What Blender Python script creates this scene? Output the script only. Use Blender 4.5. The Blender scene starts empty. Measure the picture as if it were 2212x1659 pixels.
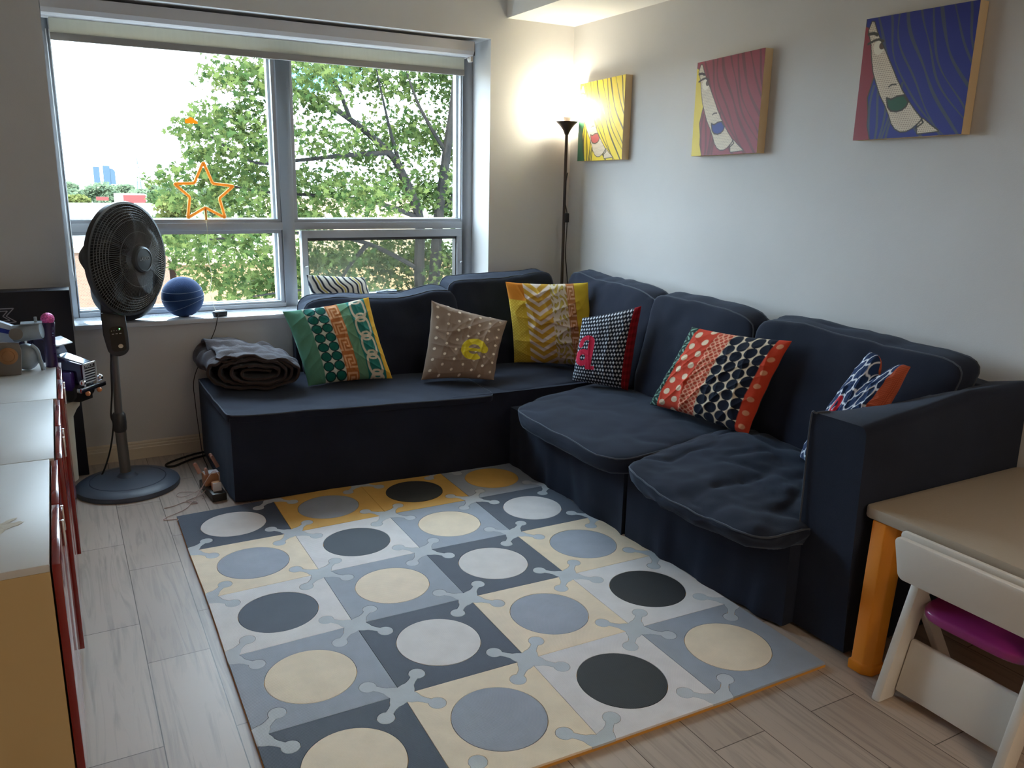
import bpy, bmesh, math, random
import numpy as np
from mathutils import Vector, Matrix, noise
from mathutils.geometry import tessellate_polygon
S = bpy.context.scene
COL = S.collection
PI = math.pi
rnd = random.Random(7)

# ------------------------------------------------------------------ camera
cam_d = bpy.data.cameras.new('camera'); cam = bpy.data.objects.new('camera', cam_d); COL.objects.link(cam)
YAW, PITCH, ROLL, FPX = .5077, .2430, .0203, 1757.7
fw = Vector((math.sin(YAW)*math.cos(PITCH), math.cos(YAW)*math.cos(PITCH), -math.sin(PITCH)))
rr = Vector((math.cos(YAW), -math.sin(YAW), 0)); uu = rr.cross(fw)
r2 = rr*math.cos(ROLL)+uu*math.sin(ROLL); u2 = -rr*math.sin(ROLL)+uu*math.cos(ROLL)
M = Matrix.Identity(4)
for i in range(3):
    M[i][0] = r2[i]; M[i][1] = u2[i]; M[i][2] = -fw[i]
M[0][3], M[1][3], M[2][3] = -.3614, -3.8942, 1.5527
cam.matrix_world = M
cam_d.sensor_width = 36; cam_d.lens = FPX/2212*36; cam_d.clip_end = 3000; cam_d.clip_start = .05
S.camera = cam

# ------------------------------------------------------------------ world, sun, exposure
w = bpy.data.worlds.new('sky'); S.world = w; w.use_nodes = True
nt = w.node_tree; bg = nt.nodes['Background']
tc = nt.nodes.new('ShaderNodeTexCoord'); mp = nt.nodes.new('ShaderNodeMapping'); nz = nt.nodes.new('ShaderNodeTexNoise')
mp.inputs['Scale'].default_value = (2, 2, 7); nz.inputs['Scale'].default_value = 1.6; nz.inputs['Detail'].default_value = 5
cr = nt.nodes.new('ShaderNodeValToRGB')
cr.color_ramp.elements[0].position = .38; cr.color_ramp.elements[0].color = (.060, .22, .36, 1)
cr.color_ramp.elements[1].position = .45; cr.color_ramp.elements[1].color = (.68, .85, 1, 1)
nt.links.new(tc.outputs['Generated'], mp.inputs['Vector']); nt.links.new(mp.outputs[0], nz.inputs['Vector'])
nt.links.new(nz.outputs['Fac'], cr.inputs['Fac']); nt.links.new(cr.outputs[0], bg.inputs['Color'])
bg.inputs['Strength'].default_value = 5.2
sun_d = bpy.data.lights.new('sun', 'SUN'); sun = bpy.data.objects.new('sun', sun_d); COL.objects.link(sun)
sun_d.energy = 4.2; sun_d.angle = .01; sun_d.color = (1, .93, .80)
sun.rotation_euler = Vector((-.55, -.75, 1.0)).to_track_quat('Z', 'Y').to_euler()
kl_d = bpy.data.lights.new('kitchen_ceiling_light', 'AREA'); kl = bpy.data.objects.new('kitchen_ceiling_light', kl_d); COL.objects.link(kl)
kl_d.shape = 'RECTANGLE'; kl_d.size = 1.2; kl_d.size_y = .5; kl_d.energy = 13; kl_d.color = (1, .80, .56)
kl.location = (1.3, -5.6, 2.68)
S.view_settings.view_transform = 'Standard'; S.view_settings.look = 'None'
S.view_settings.exposure = 1.82; S.view_settings.gamma = 1; S.view_settings.use_curve_mapping = False
S.cycles.use_denoising = True
S.cycles.max_bounces = 10; S.cycles.diffuse_bounces = 6; S.cycles.transparent_max_bounces = 16
S.cycles.sample_clamp_indirect = 6

# ------------------------------------------------------------------ helpers
def lin(c):
    return tuple((x/12.92 if x <= .04045 else ((x+.055)/1.055)**2.4) for x in c)
def rgb(r, g, b): return lin((r/255, g/255, b/255))
MATS = {}
def mat(name, col, rough=.6, metal=0, var=0, vscale=8, bump=0, bscale=60, sheen=0, coat=0, spec=.5, emis=None, es=0, trans=0, alpha=1, attr=None, wave=None):
    if name in MATS: return MATS[name]
    m = bpy.data.materials.new(name); m.use_nodes = True; MATS[name] = m
    t = m.node_tree; b = t.nodes['Principled BSDF']
    b.inputs['Base Color'].default_value = (*col, 1); b.inputs['Roughness'].default_value = rough
    b.inputs['Metallic'].default_value = metal; b.inputs['Specular IOR Level'].default_value = spec
    b.inputs['Sheen Weight'].default_value = sheen; b.inputs['Coat Weight'].default_value = coat
    b.inputs['Transmission Weight'].default_value = trans; b.inputs['Alpha'].default_value = alpha
    if sheen: b.inputs['Sheen Tint'].default_value = (.6, .75, 1, 1); b.inputs['Sheen Roughness'].default_value = .5
    if emis: b.inputs['Emission Color'].default_value = (*emis, 1); b.inputs['Emission Strength'].default_value = es
    src = None
    tco = t.nodes.new('ShaderNodeTexCoord')
    if attr:
        a = t.nodes.new('ShaderNodeAttribute'); a.attribute_name = attr; src = a.outputs['Color']
    if var:
        n = t.nodes.new('ShaderNodeTexNoise'); n.inputs['Scale'].default_value = vscale; n.inputs['Detail'].default_value = 6
        t.links.new(tco.outputs['Object'], n.inputs['Vector'])
        mr = t.nodes.new('ShaderNodeMapRange'); mr.inputs['From Min'].default_value = .3; mr.inputs['From Max'].default_value = .7
        mr.inputs['To Min'].default_value = 1-var; mr.inputs['To Max'].default_value = 1+var
        t.links.new(n.outputs['Fac'], mr.inputs['Value'])
        mx = t.nodes.new('ShaderNodeMix'); mx.data_type = 'RGBA'; mx.blend_type = 'MULTIPLY'; mx.inputs['Factor'].default_value = 1
        if src: t.links.new(src, mx.inputs[6])
        else: mx.inputs[6].default_value = (*col, 1)
        t.links.new(mr.outputs[0], mx.inputs[7]); src = mx.outputs[2]
    if src: t.links.new(src, b.inputs['Base Color'])
    if bump:
        n2 = t.nodes.new('ShaderNodeTexNoise'); n2.inputs['Scale'].default_value = bscale; n2.inputs['Detail'].default_value = 4
        t.links.new(tco.outputs['Object'], n2.inputs['Vector'])
        h = n2.outputs['Fac']
        if wave:
            wv = t.nodes.new('ShaderNodeTexWave'); wv.inputs['Scale'].default_value = wave[0]; wv.bands_direction = wave[1]; wv.inputs['Distortion'].default_value = 0
            t.links.new(tco.outputs['Object'], wv.inputs['Vector'])
            ad = t.nodes.new('ShaderNodeMath'); ad.operation = 'ADD'; t.links.new(h, ad.inputs[0]); t.links.new(wv.outputs['Fac'], ad.inputs[1]); h = ad.outputs[0]
        bp = t.nodes.new('ShaderNodeBump'); bp.inputs['Strength'].default_value = bump; bp.inputs['Distance'].default_value = .004
        t.links.new(h, bp.inputs['Height']); t.links.new(bp.outputs[0], b.inputs['Normal'])
    return m

def tag(o, label=None, cat=None, group=None, kind=None):
    if label: o['label'] = label
    if cat: o['category'] = cat
    if group: o['group'] = group
    if kind: o['kind'] = kind
    return o
def empty(name, loc=(0, 0, 0), rz=0, label=None, cat=None, group=None, kind=None):
    o = bpy.data.objects.new(name, None); COL.objects.link(o); o.location = loc; o.rotation_euler = (0, 0, rz); o.empty_display_size = .05
    return tag(o, label, cat, group, kind)

class G:
    """collects geometry for ONE mesh"""
    def __init__(s): s.v = []; s.f = []
    def add(s, vs, fs):
        k = len(s.v); s.v += [tuple(p) for p in vs]; s.f += [tuple(k+i for i in f) for f in fs]; return s
    def box(s, x0, x1, y0, y1, z0, z1, m=None):
        vs = [Vector((x, y, z)) for z in (z0, z1) for x, y in ((x0, y0), (x1, y0), (x1, y1), (x0, y1))]
        if m is not None: vs = [m @ p for p in vs]
        return s.add(vs, [(3, 2, 1, 0), (4, 5, 6, 7), (0, 1, 5, 4), (1, 2, 6, 5), (2, 3, 7, 6), (3, 0, 4, 7)])
    def hexa(s, c):   # 8 corners: bottom 4 ccw, top 4 ccw
        return s.add(c, [(3, 2, 1, 0), (4, 5, 6, 7), (0, 1, 5, 4), (1, 2, 6, 5), (2, 3, 7, 6), (3, 0, 4, 7)])
    def prism(s, poly, o, ux, uy, h):   # 2D polygon extruded along ux x uy
        o = Vector(o); ux = Vector(ux); uy = Vector(uy); n = ux.cross(uy).normalized()*h
        a = [o+ux*p[0]+uy*p[1] for p in poly]; b = [q+n for q in a]; N = len(poly)
        tris = tessellate_polygon([[Vector((p[0], p[1], 0)) for p in poly]])
        fs = []
        for t in tris:
            A, B, C_ = [poly[i] for i in t]
            if (B[0]-A[0])*(C_[1]-A[1])-(B[1]-A[1])*(C_[0]-A[0]) < 0: t = t[::-1]
            fs.append(tuple(t[::-1])); fs.append(tuple(i+N for i in t))
        area = sum(poly[i][0]*poly[(i+1) % N][1]-poly[(i+1) % N][0]*poly[i][1] for i in range(N))
        for i in range(N):
            j = (i+1) % N
            fs.append((i, j, j+N, i+N) if area > 0 else (j, i, i+N, j+N))
        return s.add(a+b, fs)
    def tube(s, pts, r, n=8, closed=False, caps=True):
        pts = [Vector(p) for p in pts]; N = len(pts); R = r if isinstance(r, (list, tuple)) else [r]*N
        up = None; vs = []
        for i, p in enumerate(pts):
            a = pts[(i-1) % N] if (closed or i) else p; b = pts[(i+1) % N] if (closed or i < N-1) else p
            t = (b-a)
            t = t.normalized() if t.length > 1e-9 else Vector((0, 0, 1))
            if up is None: up = t.orthogonal().normalized()
            up = (up-t*up.dot(t)); up = up.normalized() if up.length > 1e-6 else t.orthogonal().normalized()
            s2 = t.cross(up)
            for k in range(n):
                an = 2*PI*k/n; vs.append(p+(up*math.cos(an)+s2*math.sin(an))*R[i])
        fs = []
        for i in range(N if closed else N-1):
            j = (i+1) % N
            for k in range(n):
                l = (k+1) % n; fs.append((i*n+k, i*n+l, j*n+l, j*n+k))
        if not closed and caps: fs += [tuple(range(n))[::-1], tuple((N-1)*n+k for k in range(n))]
        return s.add(vs, fs)
    def lathe(s, prof, n=32, m=None):   # prof: (r,z)
        vs = []; m = m or Matrix.Identity(4)
        for r, z in prof:
            for k in range(n):
                a = 2*PI*k/n; vs.append(m @ Vector((r*math.cos(a), r*math.sin(a), z)))
        fs = []
        for i in range(len(prof)-1):
            for k in range(n):
                l = (k+1) % n; fs.append((i*n+k, i*n+l, (i+1)*n+l, (i+1)*n+k))
        if prof[0][0] > 1e-5: fs.append(tuple(range(n))[::-1])
        if prof[-1][0] > 1e-5: fs.append(tuple((len(prof)-1)*n+k for k in range(n)))
        return s.add(vs, fs)
    def ball(s, c, r, n=24, m=24, sc=(1, 1, 1)):
        c = Vector(c); prof = []
        vs = []; fs = []
        for i in range(m+1):
            th = PI*i/m
            for k in range(n):
                a = 2*PI*k/n; vs.append(c+Vector((r*sc[0]*math.sin(th)*math.cos(a), r*sc[1]*math.sin(th)*math.sin(a), -r*sc[2]*math.cos(th))))
        for i in range(m):
            for k in range(n):
                l = (k+1) % n; fs.append((i*n+k, i*n+l, (i+1)*n+l, (i+1)*n+k))
        return s.add(vs, fs)
    def build(s, name, mt, parent=None, smooth=False, bevel=0, seg=2, label=None, cat=None, group=None, kind=None, angle=.6):
        me = bpy.data.meshes.new(name); me.from_pydata(s.v, [], s.f); me.update()
        if mt: me.materials.append(mt)
        o = bpy.data.objects.new(name, me); COL.objects.link(o)
        if smooth:
            me.polygons.foreach_set('use_smooth', [True]*len(me.polygons))
            me.set_sharp_from_angle(angle=angle)
        if bevel:
            bm = bmesh.new(); bm.from_mesh(me); bmesh.ops.remove_doubles(bm, verts=bm.verts, dist=1e-5)
            es = [e for e in bm.edges if len(e.link_faces) == 2 and e.calc_face_angle(0) > .5]
            bmesh.ops.bevel(bm, geom=es, offset=bevel, segments=seg, affect='EDGES', profile=.5)
            bm.to_mesh(me); bm.free(); me.polygons.foreach_set('use_smooth', [True]*len(me.polygons)); me.set_sharp_from_angle(angle=.7)
        if parent: o.parent = parent
        return tag(o, label, cat, group, kind)

def smoothpath(pts, n=8, closed=False):
    P = [Vector(p) for p in pts]; N = len(P); out = []
    for i in range(N if closed else N-1):
        a = P[(i-1) % N] if (closed or i) else P[0]; b = P[i]; c = P[(i+1) % N]; d = P[(i+2) % N] if (closed or i+2 < N) else P[-1]
        for k in range(n):
            t = k/n
            out.append(.5*((2*b)+(c-a)*t+(2*a-5*b+4*c-d)*t*t+(3*b-a-3*c+d)*t**3))
    if not closed: out.append(P[-1])
    return out

def nrm3(v, s, seed=0):
    return noise.noise(Vector((v[0]*s+seed, v[1]*s-seed, v[2]*s+seed*.5)))

# soft box: cube grid -> superellipsoid -> bulge -> trilinear map onto 8 corners
class Soft:
    def __init__(s, corners, k=9, bul=(0, 0, 0), sag=None, wr=.006, ws=7, seed=0):
        s.c = [Vector(c) for c in corners]; s.k = k; s.b = bul; s.sag = sag; s.wr = wr; s.ws = ws; s.seed = seed
    def pt(s, p, w=True):
        x, y, z = p; nn = (abs(x)**s.k+abs(y)**s.k+abs(z)**s.k)**(1/s.k); x /= nn; y /= nn; z /= nn
        bx, by, bz = s.b
        X = x+bx*x*(1-y*y)*(1-z*z); Y = y+by*y*(1-x*x)*(1-z*z); Z = z+bz*z*(1-x*x)*(1-y*y)
        if s.sag: Z += s.sag(x, y, z)
        u, v, t = (X+1)/2, (Y+1)/2, (Z+1)/2; c = s.c
        b = (c[0]*(1-u)+c[1]*u)*(1-v)+(c[3]*(1-u)+c[2]*u)*v; tt = (c[4]*(1-u)+c[5]*u)*(1-v)+(c[7]*(1-u)+c[6]*u)*v
        q = b*(1-t)+tt*t
        if w and s.wr:
            d = noise.noise_vector(q*s.ws+Vector((s.seed, 0, 0)))*s.wr + noise.noise_vector(q*s.ws*2.7+Vector((0, s.seed, 0)))*s.wr*.4
            r = 1-abs(nrm3(q, s.ws*.8, s.seed+9)*2.2)
            d.z -= max(0, r)**4*s.wr*.9
            q = q+d
        return q
    def mesh(s, n=26):
        g = G()
        for ax in range(3):
            for sg in (-1, 1):
                vs = []; fs = []
                for i in range(n+1):
                    for j in range(n+1):
                        a = math.sin((i/n-.5)*PI)*.35+(i/n*2-1)*.65; b = math.sin((j/n-.5)*PI)*.35+(j/n*2-1)*.65
                        p = [0, 0, 0]; p[ax] = sg; p[(ax+1) % 3] = a; p[(ax+2) % 3] = b
                        vs.append(s.pt(p))
                for i in range(n):
                    for j in range(n):
                        q = (i*(n+1)+j, (i+1)*(n+1)+j, (i+1)*(n+1)+j+1, i*(n+1)+j+1)
                        fs.append(q if sg > 0 else q[::-1])
                g.add(vs, fs)
        return g
    def build(s, name, mt, parent=None, n=26, **kw):
        g = s.mesh(n); o = g.build(name, mt, parent, **kw); me = o.data
        bm = bmesh.new(); bm.from_mesh(me); bmesh.ops.remove_doubles(bm, verts=bm.verts, dist=1e-4); bm.to_mesh(me); bm.free()
        me.polygons.foreach_set('use_smooth', [True]*len(me.polygons)); return o
    def seam(s, z=.8, ax=2, n=20, r=.004):   # closed piping ring in the plane p[ax]=z
        pts = []
        ring = [(-1+2*i/n, -1) for i in range(n)]+[(1, -1+2*i/n) for i in range(n)]+[(1-2*i/n, 1) for i in range(n)]+[(-1, 1-2*i/n) for i in range(n)]
        for a, b in ring:
            p = [0, 0, 0]; p[ax] = z; p[(ax+1) % 3] = a; p[(ax+2) % 3] = b; pts.append(s.pt(p))
        return G().tube(pts, r, 6, closed=True)
    def build_seam(s, parent, mt, z=.8, ax=2, r=.004, name='piping'):
        return s.seam(z, ax, r=r).build(name, mt, parent, smooth=True, angle=3)

def grid_mesh(name, V, colr, mt, parent=None, flip=False):
    """V: (n,m,3) positions, colr: (n,m,3) linear colours, smooth grid"""
    n, m = V.shape[:2]; idx = np.arange(n*m).reshape(n, m)
    q = np.stack([idx[:-1, :-1], idx[1:, :-1], idx[1:, 1:], idx[:-1, 1:]], -1).reshape(-1, 4)
    if flip: q = q[:, ::-1]
    me = bpy.data.meshes.new(name); me.vertices.add(n*m); me.vertices.foreach_set('co', V.reshape(-1).astype(np.float32))
    me.loops.add(q.size); me.loops.foreach_set('vertex_index', q.reshape(-1).astype(np.int32))
    me.polygons.add(len(q)); me.polygons.foreach_set('loop_start', (np.arange(len(q))*4).astype(np.int32))
    me.update(); me.validate()
    me.polygons.foreach_set('use_smooth', np.ones(len(q), bool))
    if colr is not None:
        a = me.color_attributes.new('Col', 'FLOAT_COLOR', 'POINT')
        a.data.foreach_set('color', np.concatenate([colr.reshape(-1, 3), np.ones((n*m, 1))], 1).reshape(-1).astype(np.float32))
    me.materials.append(mt)
    o = bpy.data.objects.new(name, me); COL.objects.link(o)
    if parent: o.parent = parent
    return o

# ------------------------------------------------------------------ materials
m_wall = mat('wall_paint', rgb(205, 203, 202), .75, var=.02, vscale=3, bump=.12, bscale=220)
m_ceil = mat('ceiling_paint', rgb(226, 224, 220), .8, bump=.1, bscale=200)
m_trim = mat('trim_paint', rgb(214, 200, 178), .45)
m_frame = mat('window_aluminium', rgb(172, 176, 182), .42, .1)
m_frame_dark = mat('dark_gasket', rgb(58, 56, 56), .5)
m_sill = mat('sill_gloss_paint', rgb(205, 210, 216), .06, spec=.6, coat=.6)
m_fab = mat('navy_slipcover', (.0150, .0185, .033), .92, sheen=.12, var=.22, vscale=3.5, bump=.30, bscale=480, spec=.15)
m_pipe = mat('navy_piping', (.060, .068, .085), .85, sheen=.2, spec=.2)
m_blackp = mat('black_plastic', (.013, .013, .014), .35)
m_darkp = mat('charcoal_plastic', (.034, .036, .040), .42, bump=.05, bscale=300)
m_chrome = mat('chrome', (.75, .78, .82), .12, 1)
m_rubber = mat('black_rubber', (.010, .010, .011), .7)
m_whitep = mat('white_plastic', rgb(222, 216, 208), .42, bump=.06, bscale=150)

def plank_mat():
    m = bpy.data.materials.new('grey_oak_planks'); m.use_nodes = True; t = m.node_tree; b = t.nodes['Principled BSDF']
    tc = t.nodes.new('ShaderNodeTexCoord'); mp = t.nodes.new('ShaderNodeMapping'); mp.inputs['Rotation'].default_value = (0, 0, PI/2); mp.inputs['Location'].default_value = (.2, .045, 0)
    t.links.new(tc.outputs['Object'], mp.inputs['Vector'])
    br = t.nodes.new('ShaderNodeTexBrick'); br.inputs['Scale'].default_value = 1; br.inputs['Brick Width'].default_value = .73; br.inputs['Row Height'].default_value = .195
    br.inputs['Mortar Size'].default_value = .0016; br.inputs['Mortar Smooth'].default_value = .2; br.offset = .377
    br.inputs['Color1'].default_value = (*rgb(170, 154, 142), 1); br.inputs['Color2'].default_value = (*rgb(184, 169, 157), 1); br.inputs['Mortar'].default_value = (*rgb(88, 76, 68), 1)
    t.links.new(mp.outputs[0], br.inputs['Vector'])
    mp2 = t.nodes.new('ShaderNodeMapping'); mp2.inputs['Scale'].default_value = (26, 1.6, 1); t.links.new(tc.outputs['Object'], mp2.inputs['Vector'])
    n = t.nodes.new('ShaderNodeTexNoise'); n.inputs['Scale'].default_value = 1; n.inputs['Detail'].default_value = 8; n.inputs['Distortion'].default_value = 2.2
    t.links.new(mp2.outputs[0], n.inputs['Vector'])
    mr = t.nodes.new('ShaderNodeMapRange'); mr.inputs['From Min'].default_value = .28; mr.inputs['From Max'].default_value = .52; mr.inputs['To Min'].default_value = .72; mr.inputs['To Max'].default_value = 1.02
    t.links.new(n.outputs['Fac'], mr.inputs['Value'])
    mx = t.nodes.new('ShaderNodeMix'); mx.data_type = 'RGBA'; mx.blend_type = 'MULTIPLY'; mx.inputs['Factor'].default_value = 1
    t.links.new(br.outputs['Color'], mx.inputs[6]); t.links.new(mr.outputs[0], mx.inputs[7]); t.links.new(mx.outputs[2], b.inputs['Base Color'])
    b.inputs['Roughness'].default_value = .42
    bp = t.nodes.new('ShaderNodeBump'); bp.inputs['Strength'].default_value = .25; bp.inputs['Distance'].default_value = .002
    t.links.new(mr.outputs[0], bp.inputs['Height']); t.links.new(bp.outputs[0], b.inputs['Normal'])
    return m
m_floor = plank_mat()

# ------------------------------------------------------------------ room shell
XW, YW, XL, YB, ZC, ZB = 2.733, .925, -3.0, -7.2, 2.82, 2.545
JL, JR, ZS, ZH, YF = -.327, 2.121, .775, 2.414, 1.175     # recess left/right, sill top, header, frame plane
def st(name, g, m, **kw): return g.build(name, m, kind='structure', **kw)
st('floor', G().box(XL-.2, XW+.2, YB-.2, 1.3, -.1, 0), m_floor)
st('ceiling', G().box(XL-.2, XW+.2, YB-.2, 1.3, ZC, ZC+.1), m_ceil)
g = G().box(XL-.2, JL, YW, 1.30, 0, ZC).box(JR, XW+.2, YW, 1.30, 0, ZC).box(JL, JR, YW, 1.30, 0, ZS-.02).box(JL, JR, YW, 1.30, ZH, ZC)
st('wall_window', g, m_wall)
st('wall_right', G().box(XW, XW+.2, YB-.2, YW, 0, ZC), m_wall)
st('wall_left', G().box(XL-.2, XL, YB-.2, YW, 0, ZC), m_wall)
st('wall_back', G().box(XL, XW, YB-.2, YB, 0, ZC), m_wall)
st('trim_1', G().box(2.232, XW, YB, YW, ZB, ZC), m_ceil, label='dropped ceiling bulkhead along the picture wall')
# sill board
st('trim_2', G().box(JL-.0, JR, .903, YF+.02, ZS-.026, ZS), m_sill, bevel=.003, label='glossy white window sill')
def baseboard(name, x0, x1, y0, y1, along):
    prof = [(0, 0), (.016, 0), (.016, .062), (.013, .066), (.013, .078), (.009, .083), (.009, .092), (.004, .10), (0, .10)]
    g = G()
    if along == 'x': g.prism([(p[0], p[1]) for p in prof], (x0, y0, 0), (0, -1, 0), (0, 0, 1), -(x1-x0))
    else: g.prism([(p[0], p[1]) for p in prof], (x0, y0, 0), (-1, 0, 0), (0, 0, 1), (y1-y0))
    return st(name, g, m_trim)
baseboard('baseboard_window', XL, XW, YW, YW, 'x')
baseboard('baseboard_right', XW, XW, YB, YW, 'y')

# ------------------------------------------------------------------ window
win = empty('window_1', (0, 0, 0), kind='structure')
win['label'] = 'four pane aluminium window with an awning sash lower right'
fy0, fy1 = YF, YF+.10
def fb(g, x0, x1, z0, z1, y0=fy0, y1=fy1): return g.box(x0, x1, y0, y1, z0, z1)
GX0, GX1, GX2, GX3 = -.297, .826, .934, 2.046
ZT0, ZT1 = 1.232, 1.300
g = G()
fb(g, JL, GX0-.0, ZS, ZH); fb(g, GX3, JR, ZS, ZH); fb(g, GX1+.018, GX2-.018, ZS, ZH); 
fb(g, GX0, GX1+.018, ZS, .800); fb(g, GX2-.018, GX3, ZS, .800); fb(g, GX0, GX1+.018, 2.235, ZH); fb(g, GX2-.018, GX3, 2.235, ZH); fb(g, GX0, GX1+.018, ZT0+.012, ZT1-.012); fb(g, GX2-.018, GX3, ZT0+.012, ZT1-.012)
g.build('window_frame', m_frame, win, bevel=.002)
def sash(x0, x1, z0, z1, wd=.018):
    g = G(); y0, y1 = fy0+.012, fy1-.01
    g.box(x0, x1, y0, y1, z0, z0+wd).box(x0, x1, y0, y1, z1-wd, z1).box(x0, x0+wd, y0, y1, z0+wd, z1-wd).box(x1-wd, x1, y0, y1, z0+wd, z1-wd)
    return g
m_bead = mat('light_glazing_bead', rgb(225, 235, 240), .35)
for (x0, x1, z0, z1) in ((GX0, GX1, ZT1-.004, 2.24), (GX2, GX3, ZT1-.004, 2.24), (GX0, GX1, .80, ZT0+.004)):
    sash(x0-.012, x1+.012, z0-.008, z1+.008, .020).build('glazing_bead', m_frame, win, bevel=.0015)
    g = G(); y0, y1 = fy0+.055, fy1
    g.box(x0+.004, x1-.004, y0, y1, z0+.004, z0+.016).box(x1-.022, x1-.004, y0, y1, z0+.016, z1)
    g.build('spacer_bead', m_bead, win)
# awning sash lower right
ax0, ax1, az0, az1 = .955, 2.040, .80, 1.238
aw = G().box(ax0, ax1, fy0-.012, fy0+.05, az1-.045, az1).box(ax0, ax1, fy0-.012, fy0+.05, az0, az0+.035).box(ax0, ax0+.035, fy0-.012, fy0+.05, az0+.035, az1-.045).box(ax1-.035, ax1, fy0-.012, fy0+.05, az0+.035, az1-.045).build('awning_sash', m_frame, win, bevel=.002)
i0, i1, j0, j1 = ax0+.035, ax1-.035, az0+.035, az1-.045
G().box(i0, i1, fy0, fy0+.05, j1-.018, j1).box(i0, i0+.006, fy0, fy0+.05, j0, j1).box(i1-.008, i1, fy0, fy0+.05, j0, j1).build('screen_gasket', m_frame_dark, aw)
for x in (.968, 2.022):
    G().tube([(x, fy0-.012, 1.02), (x, fy0-.026, 1.02)], .006, 8).tube([(x-.004, fy0-.028, 1.02), (x+.014, fy0-.026, 1.024)], .004, 6).build('latch', m_chrome, aw, smooth=True)
G().box(1.42, 1.56, fy0-.03, fy0-.012, .838, .846).tube([(1.42, fy0-.03, .848), (1.50, fy0-.036, .858), (1.56, fy0-.03, .848)], .005, 6).build('sash_handle', m_chrome, aw)
# glass
gm = bpy.data.materials.new('window_glass'); gm.use_nodes = True; t = gm.node_tree; t.nodes.clear()
o_ = t.nodes.new('ShaderNodeOutputMaterial'); tr = t.nodes.new('ShaderNodeBsdfTransparent'); gl = t.nodes.new('ShaderNodeBsdfGlossy'); mx = t.nodes.new('ShaderNodeMixShader')
lw = t.nodes.new('ShaderNodeFresnel'); lw.inputs['IOR'].default_value = 1.3
tr.inputs['Color'].default_value = (.97, .99, .98, 1); gl.inputs['Roughness'].default_value = .02
t.links.new(lw.outputs[0], mx.inputs[0]); t.links.new(tr.outputs[0], mx.inputs[1]); t.links.new(gl.outputs[0], mx.inputs[2]); t.links.new(mx.outputs[0], o_.inputs[0])
for (x0, x1, z0, z1) in ((GX0, GX1, ZT1, 2.24), (GX2, GX3, ZT1, 2.24), (GX0, GX1, .80, ZT0), (ax0+.03, ax1-.03, az0+.03, az1-.03)):
    G().add([(x0, YF+.085, z0), (x1, YF+.085, z0), (x1, YF+.085, z1), (x0, YF+.085, z1)], [(0, 1, 2, 3)]).build('glass_pane', gm, win)
# insect screen, dusty mesh
sm = bpy.data.materials.new('insect_screen'); sm.use_nodes = True; t = sm.node_tree; b = t.nodes['Principled BSDF']
b.inputs['Base Color'].default_value = (*rgb(140, 140, 132), 1); b.inputs['Roughness'].default_value = .9
tcn = t.nodes.new('ShaderNodeTexCoord'); n = t.nodes.new('ShaderNodeTexNoise'); n.inputs['Scale'].default_value = 5; n.inputs['Detail'].default_value = 7
t.links.new(tcn.outputs['Object'], n.inputs['Vector'])
mr = t.nodes.new('ShaderNodeMapRange'); mr.inputs['From Min'].default_value = .3; mr.inputs['From Max'].default_value = .7; mr.inputs['To Min'].default_value = .28; mr.inputs['To Max'].default_value = .55
t.links.new(n.outputs['Fac'], mr.inputs['Value']); t.links.new(mr.outputs[0], b.inputs['Alpha'])
G().add([(i0, fy0+.03, j0), (i1, fy0+.03, j0), (i1, fy0+.03, j1), (i0, fy0+.03, j1)], [(0, 1, 2, 3)]).build('insect_screen', sm, aw)

# roller blind
bl = empty('roller_blind', (.9, 1.06, 2.3), label='rolled-up translucent roller blind with grey cassette across the window top', cat='blind')
m_val = mat('blind_cassette', rgb(196, 193, 194), .6, bump=.1, bscale=300)
vy, vz0, vz1 = .985, 2.312, 2.398
g = G(); prof = [(0, vz1), (0, vz0+.03), (.012, vz0+.008), (.03, vz0), (.14, vz0), (.14, vz1)]
g.prism([(p[0], p[1]) for p in prof], (JR-.085, vy, 0), (0, 1, 0), (0, 0, 1), -(JR-.085-JL-.004))
def rel(o, e):   # keep world geometry while parenting to an empty that is not at the origin
    o.data.transform(Matrix.Translation(-e.location)); return o
def transl(name, c, f=.55):
    m = bpy.data.materials.new(name); m.use_nodes = True; t = m.node_tree; b = t.nodes['Principled BSDF']; o_ = t.nodes['Material Output']
    b.inputs['Base Color'].default_value = (*c, 1); b.inputs['Roughness'].default_value = .4
    tl = t.nodes.new('ShaderNodeBsdfTranslucent'); tl.inputs[0].default_value = (*c, 1); mx = t.nodes.new('ShaderNodeMixShader'); mx.inputs[0].default_value = f
    t.links.new(b.outputs[0], mx.inputs[1]); t.links.new(tl.outputs[0], mx.inputs[2]); t.links.new(mx.outputs[0], o_.inputs[0]); return m
def pb(g, name, m, e, **kw):
    o = g.build(name, m, e, **kw); o.data.transform(Matrix.Rotation(-e.rotation_euler.z, 4, 'Z') @ Matrix.Translation(-e.location)); return o
pb(g, 'cassette', m_val, bl)
mb = bpy.data.materials.new('blind_fabric'); mb.use_nodes = True; t = mb.node_tree; t.nodes.clear()
o_ = t.nodes.new('ShaderNodeOutputMaterial'); d = t.nodes.new('ShaderNodeBsdfDiffuse'); tl = t.nodes.new('ShaderNodeBsdfTranslucent'); mx = t.nodes.new('ShaderNodeMixShader'); mx2 = t.nodes.new('ShaderNodeMixShader'); trn = t.nodes.new('ShaderNodeBsdfTransparent')
d.inputs['Color'].default_value = (*rgb(215, 214, 205), 1); tl.inputs['Color'].default_value = (.72, .72, .66, 1); mx.inputs[0].default_value = .65; mx2.inputs[0].default_value = .06
wv = t.nodes.new('ShaderNodeTexNoise'); wv.inputs['Scale'].default_value = 60; mpn = t.nodes.new('ShaderNodeMapping'); mpn.inputs['Scale'].default_value = (1, 1, .12); tcn = t.nodes.new('ShaderNodeTexCoord')
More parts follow.
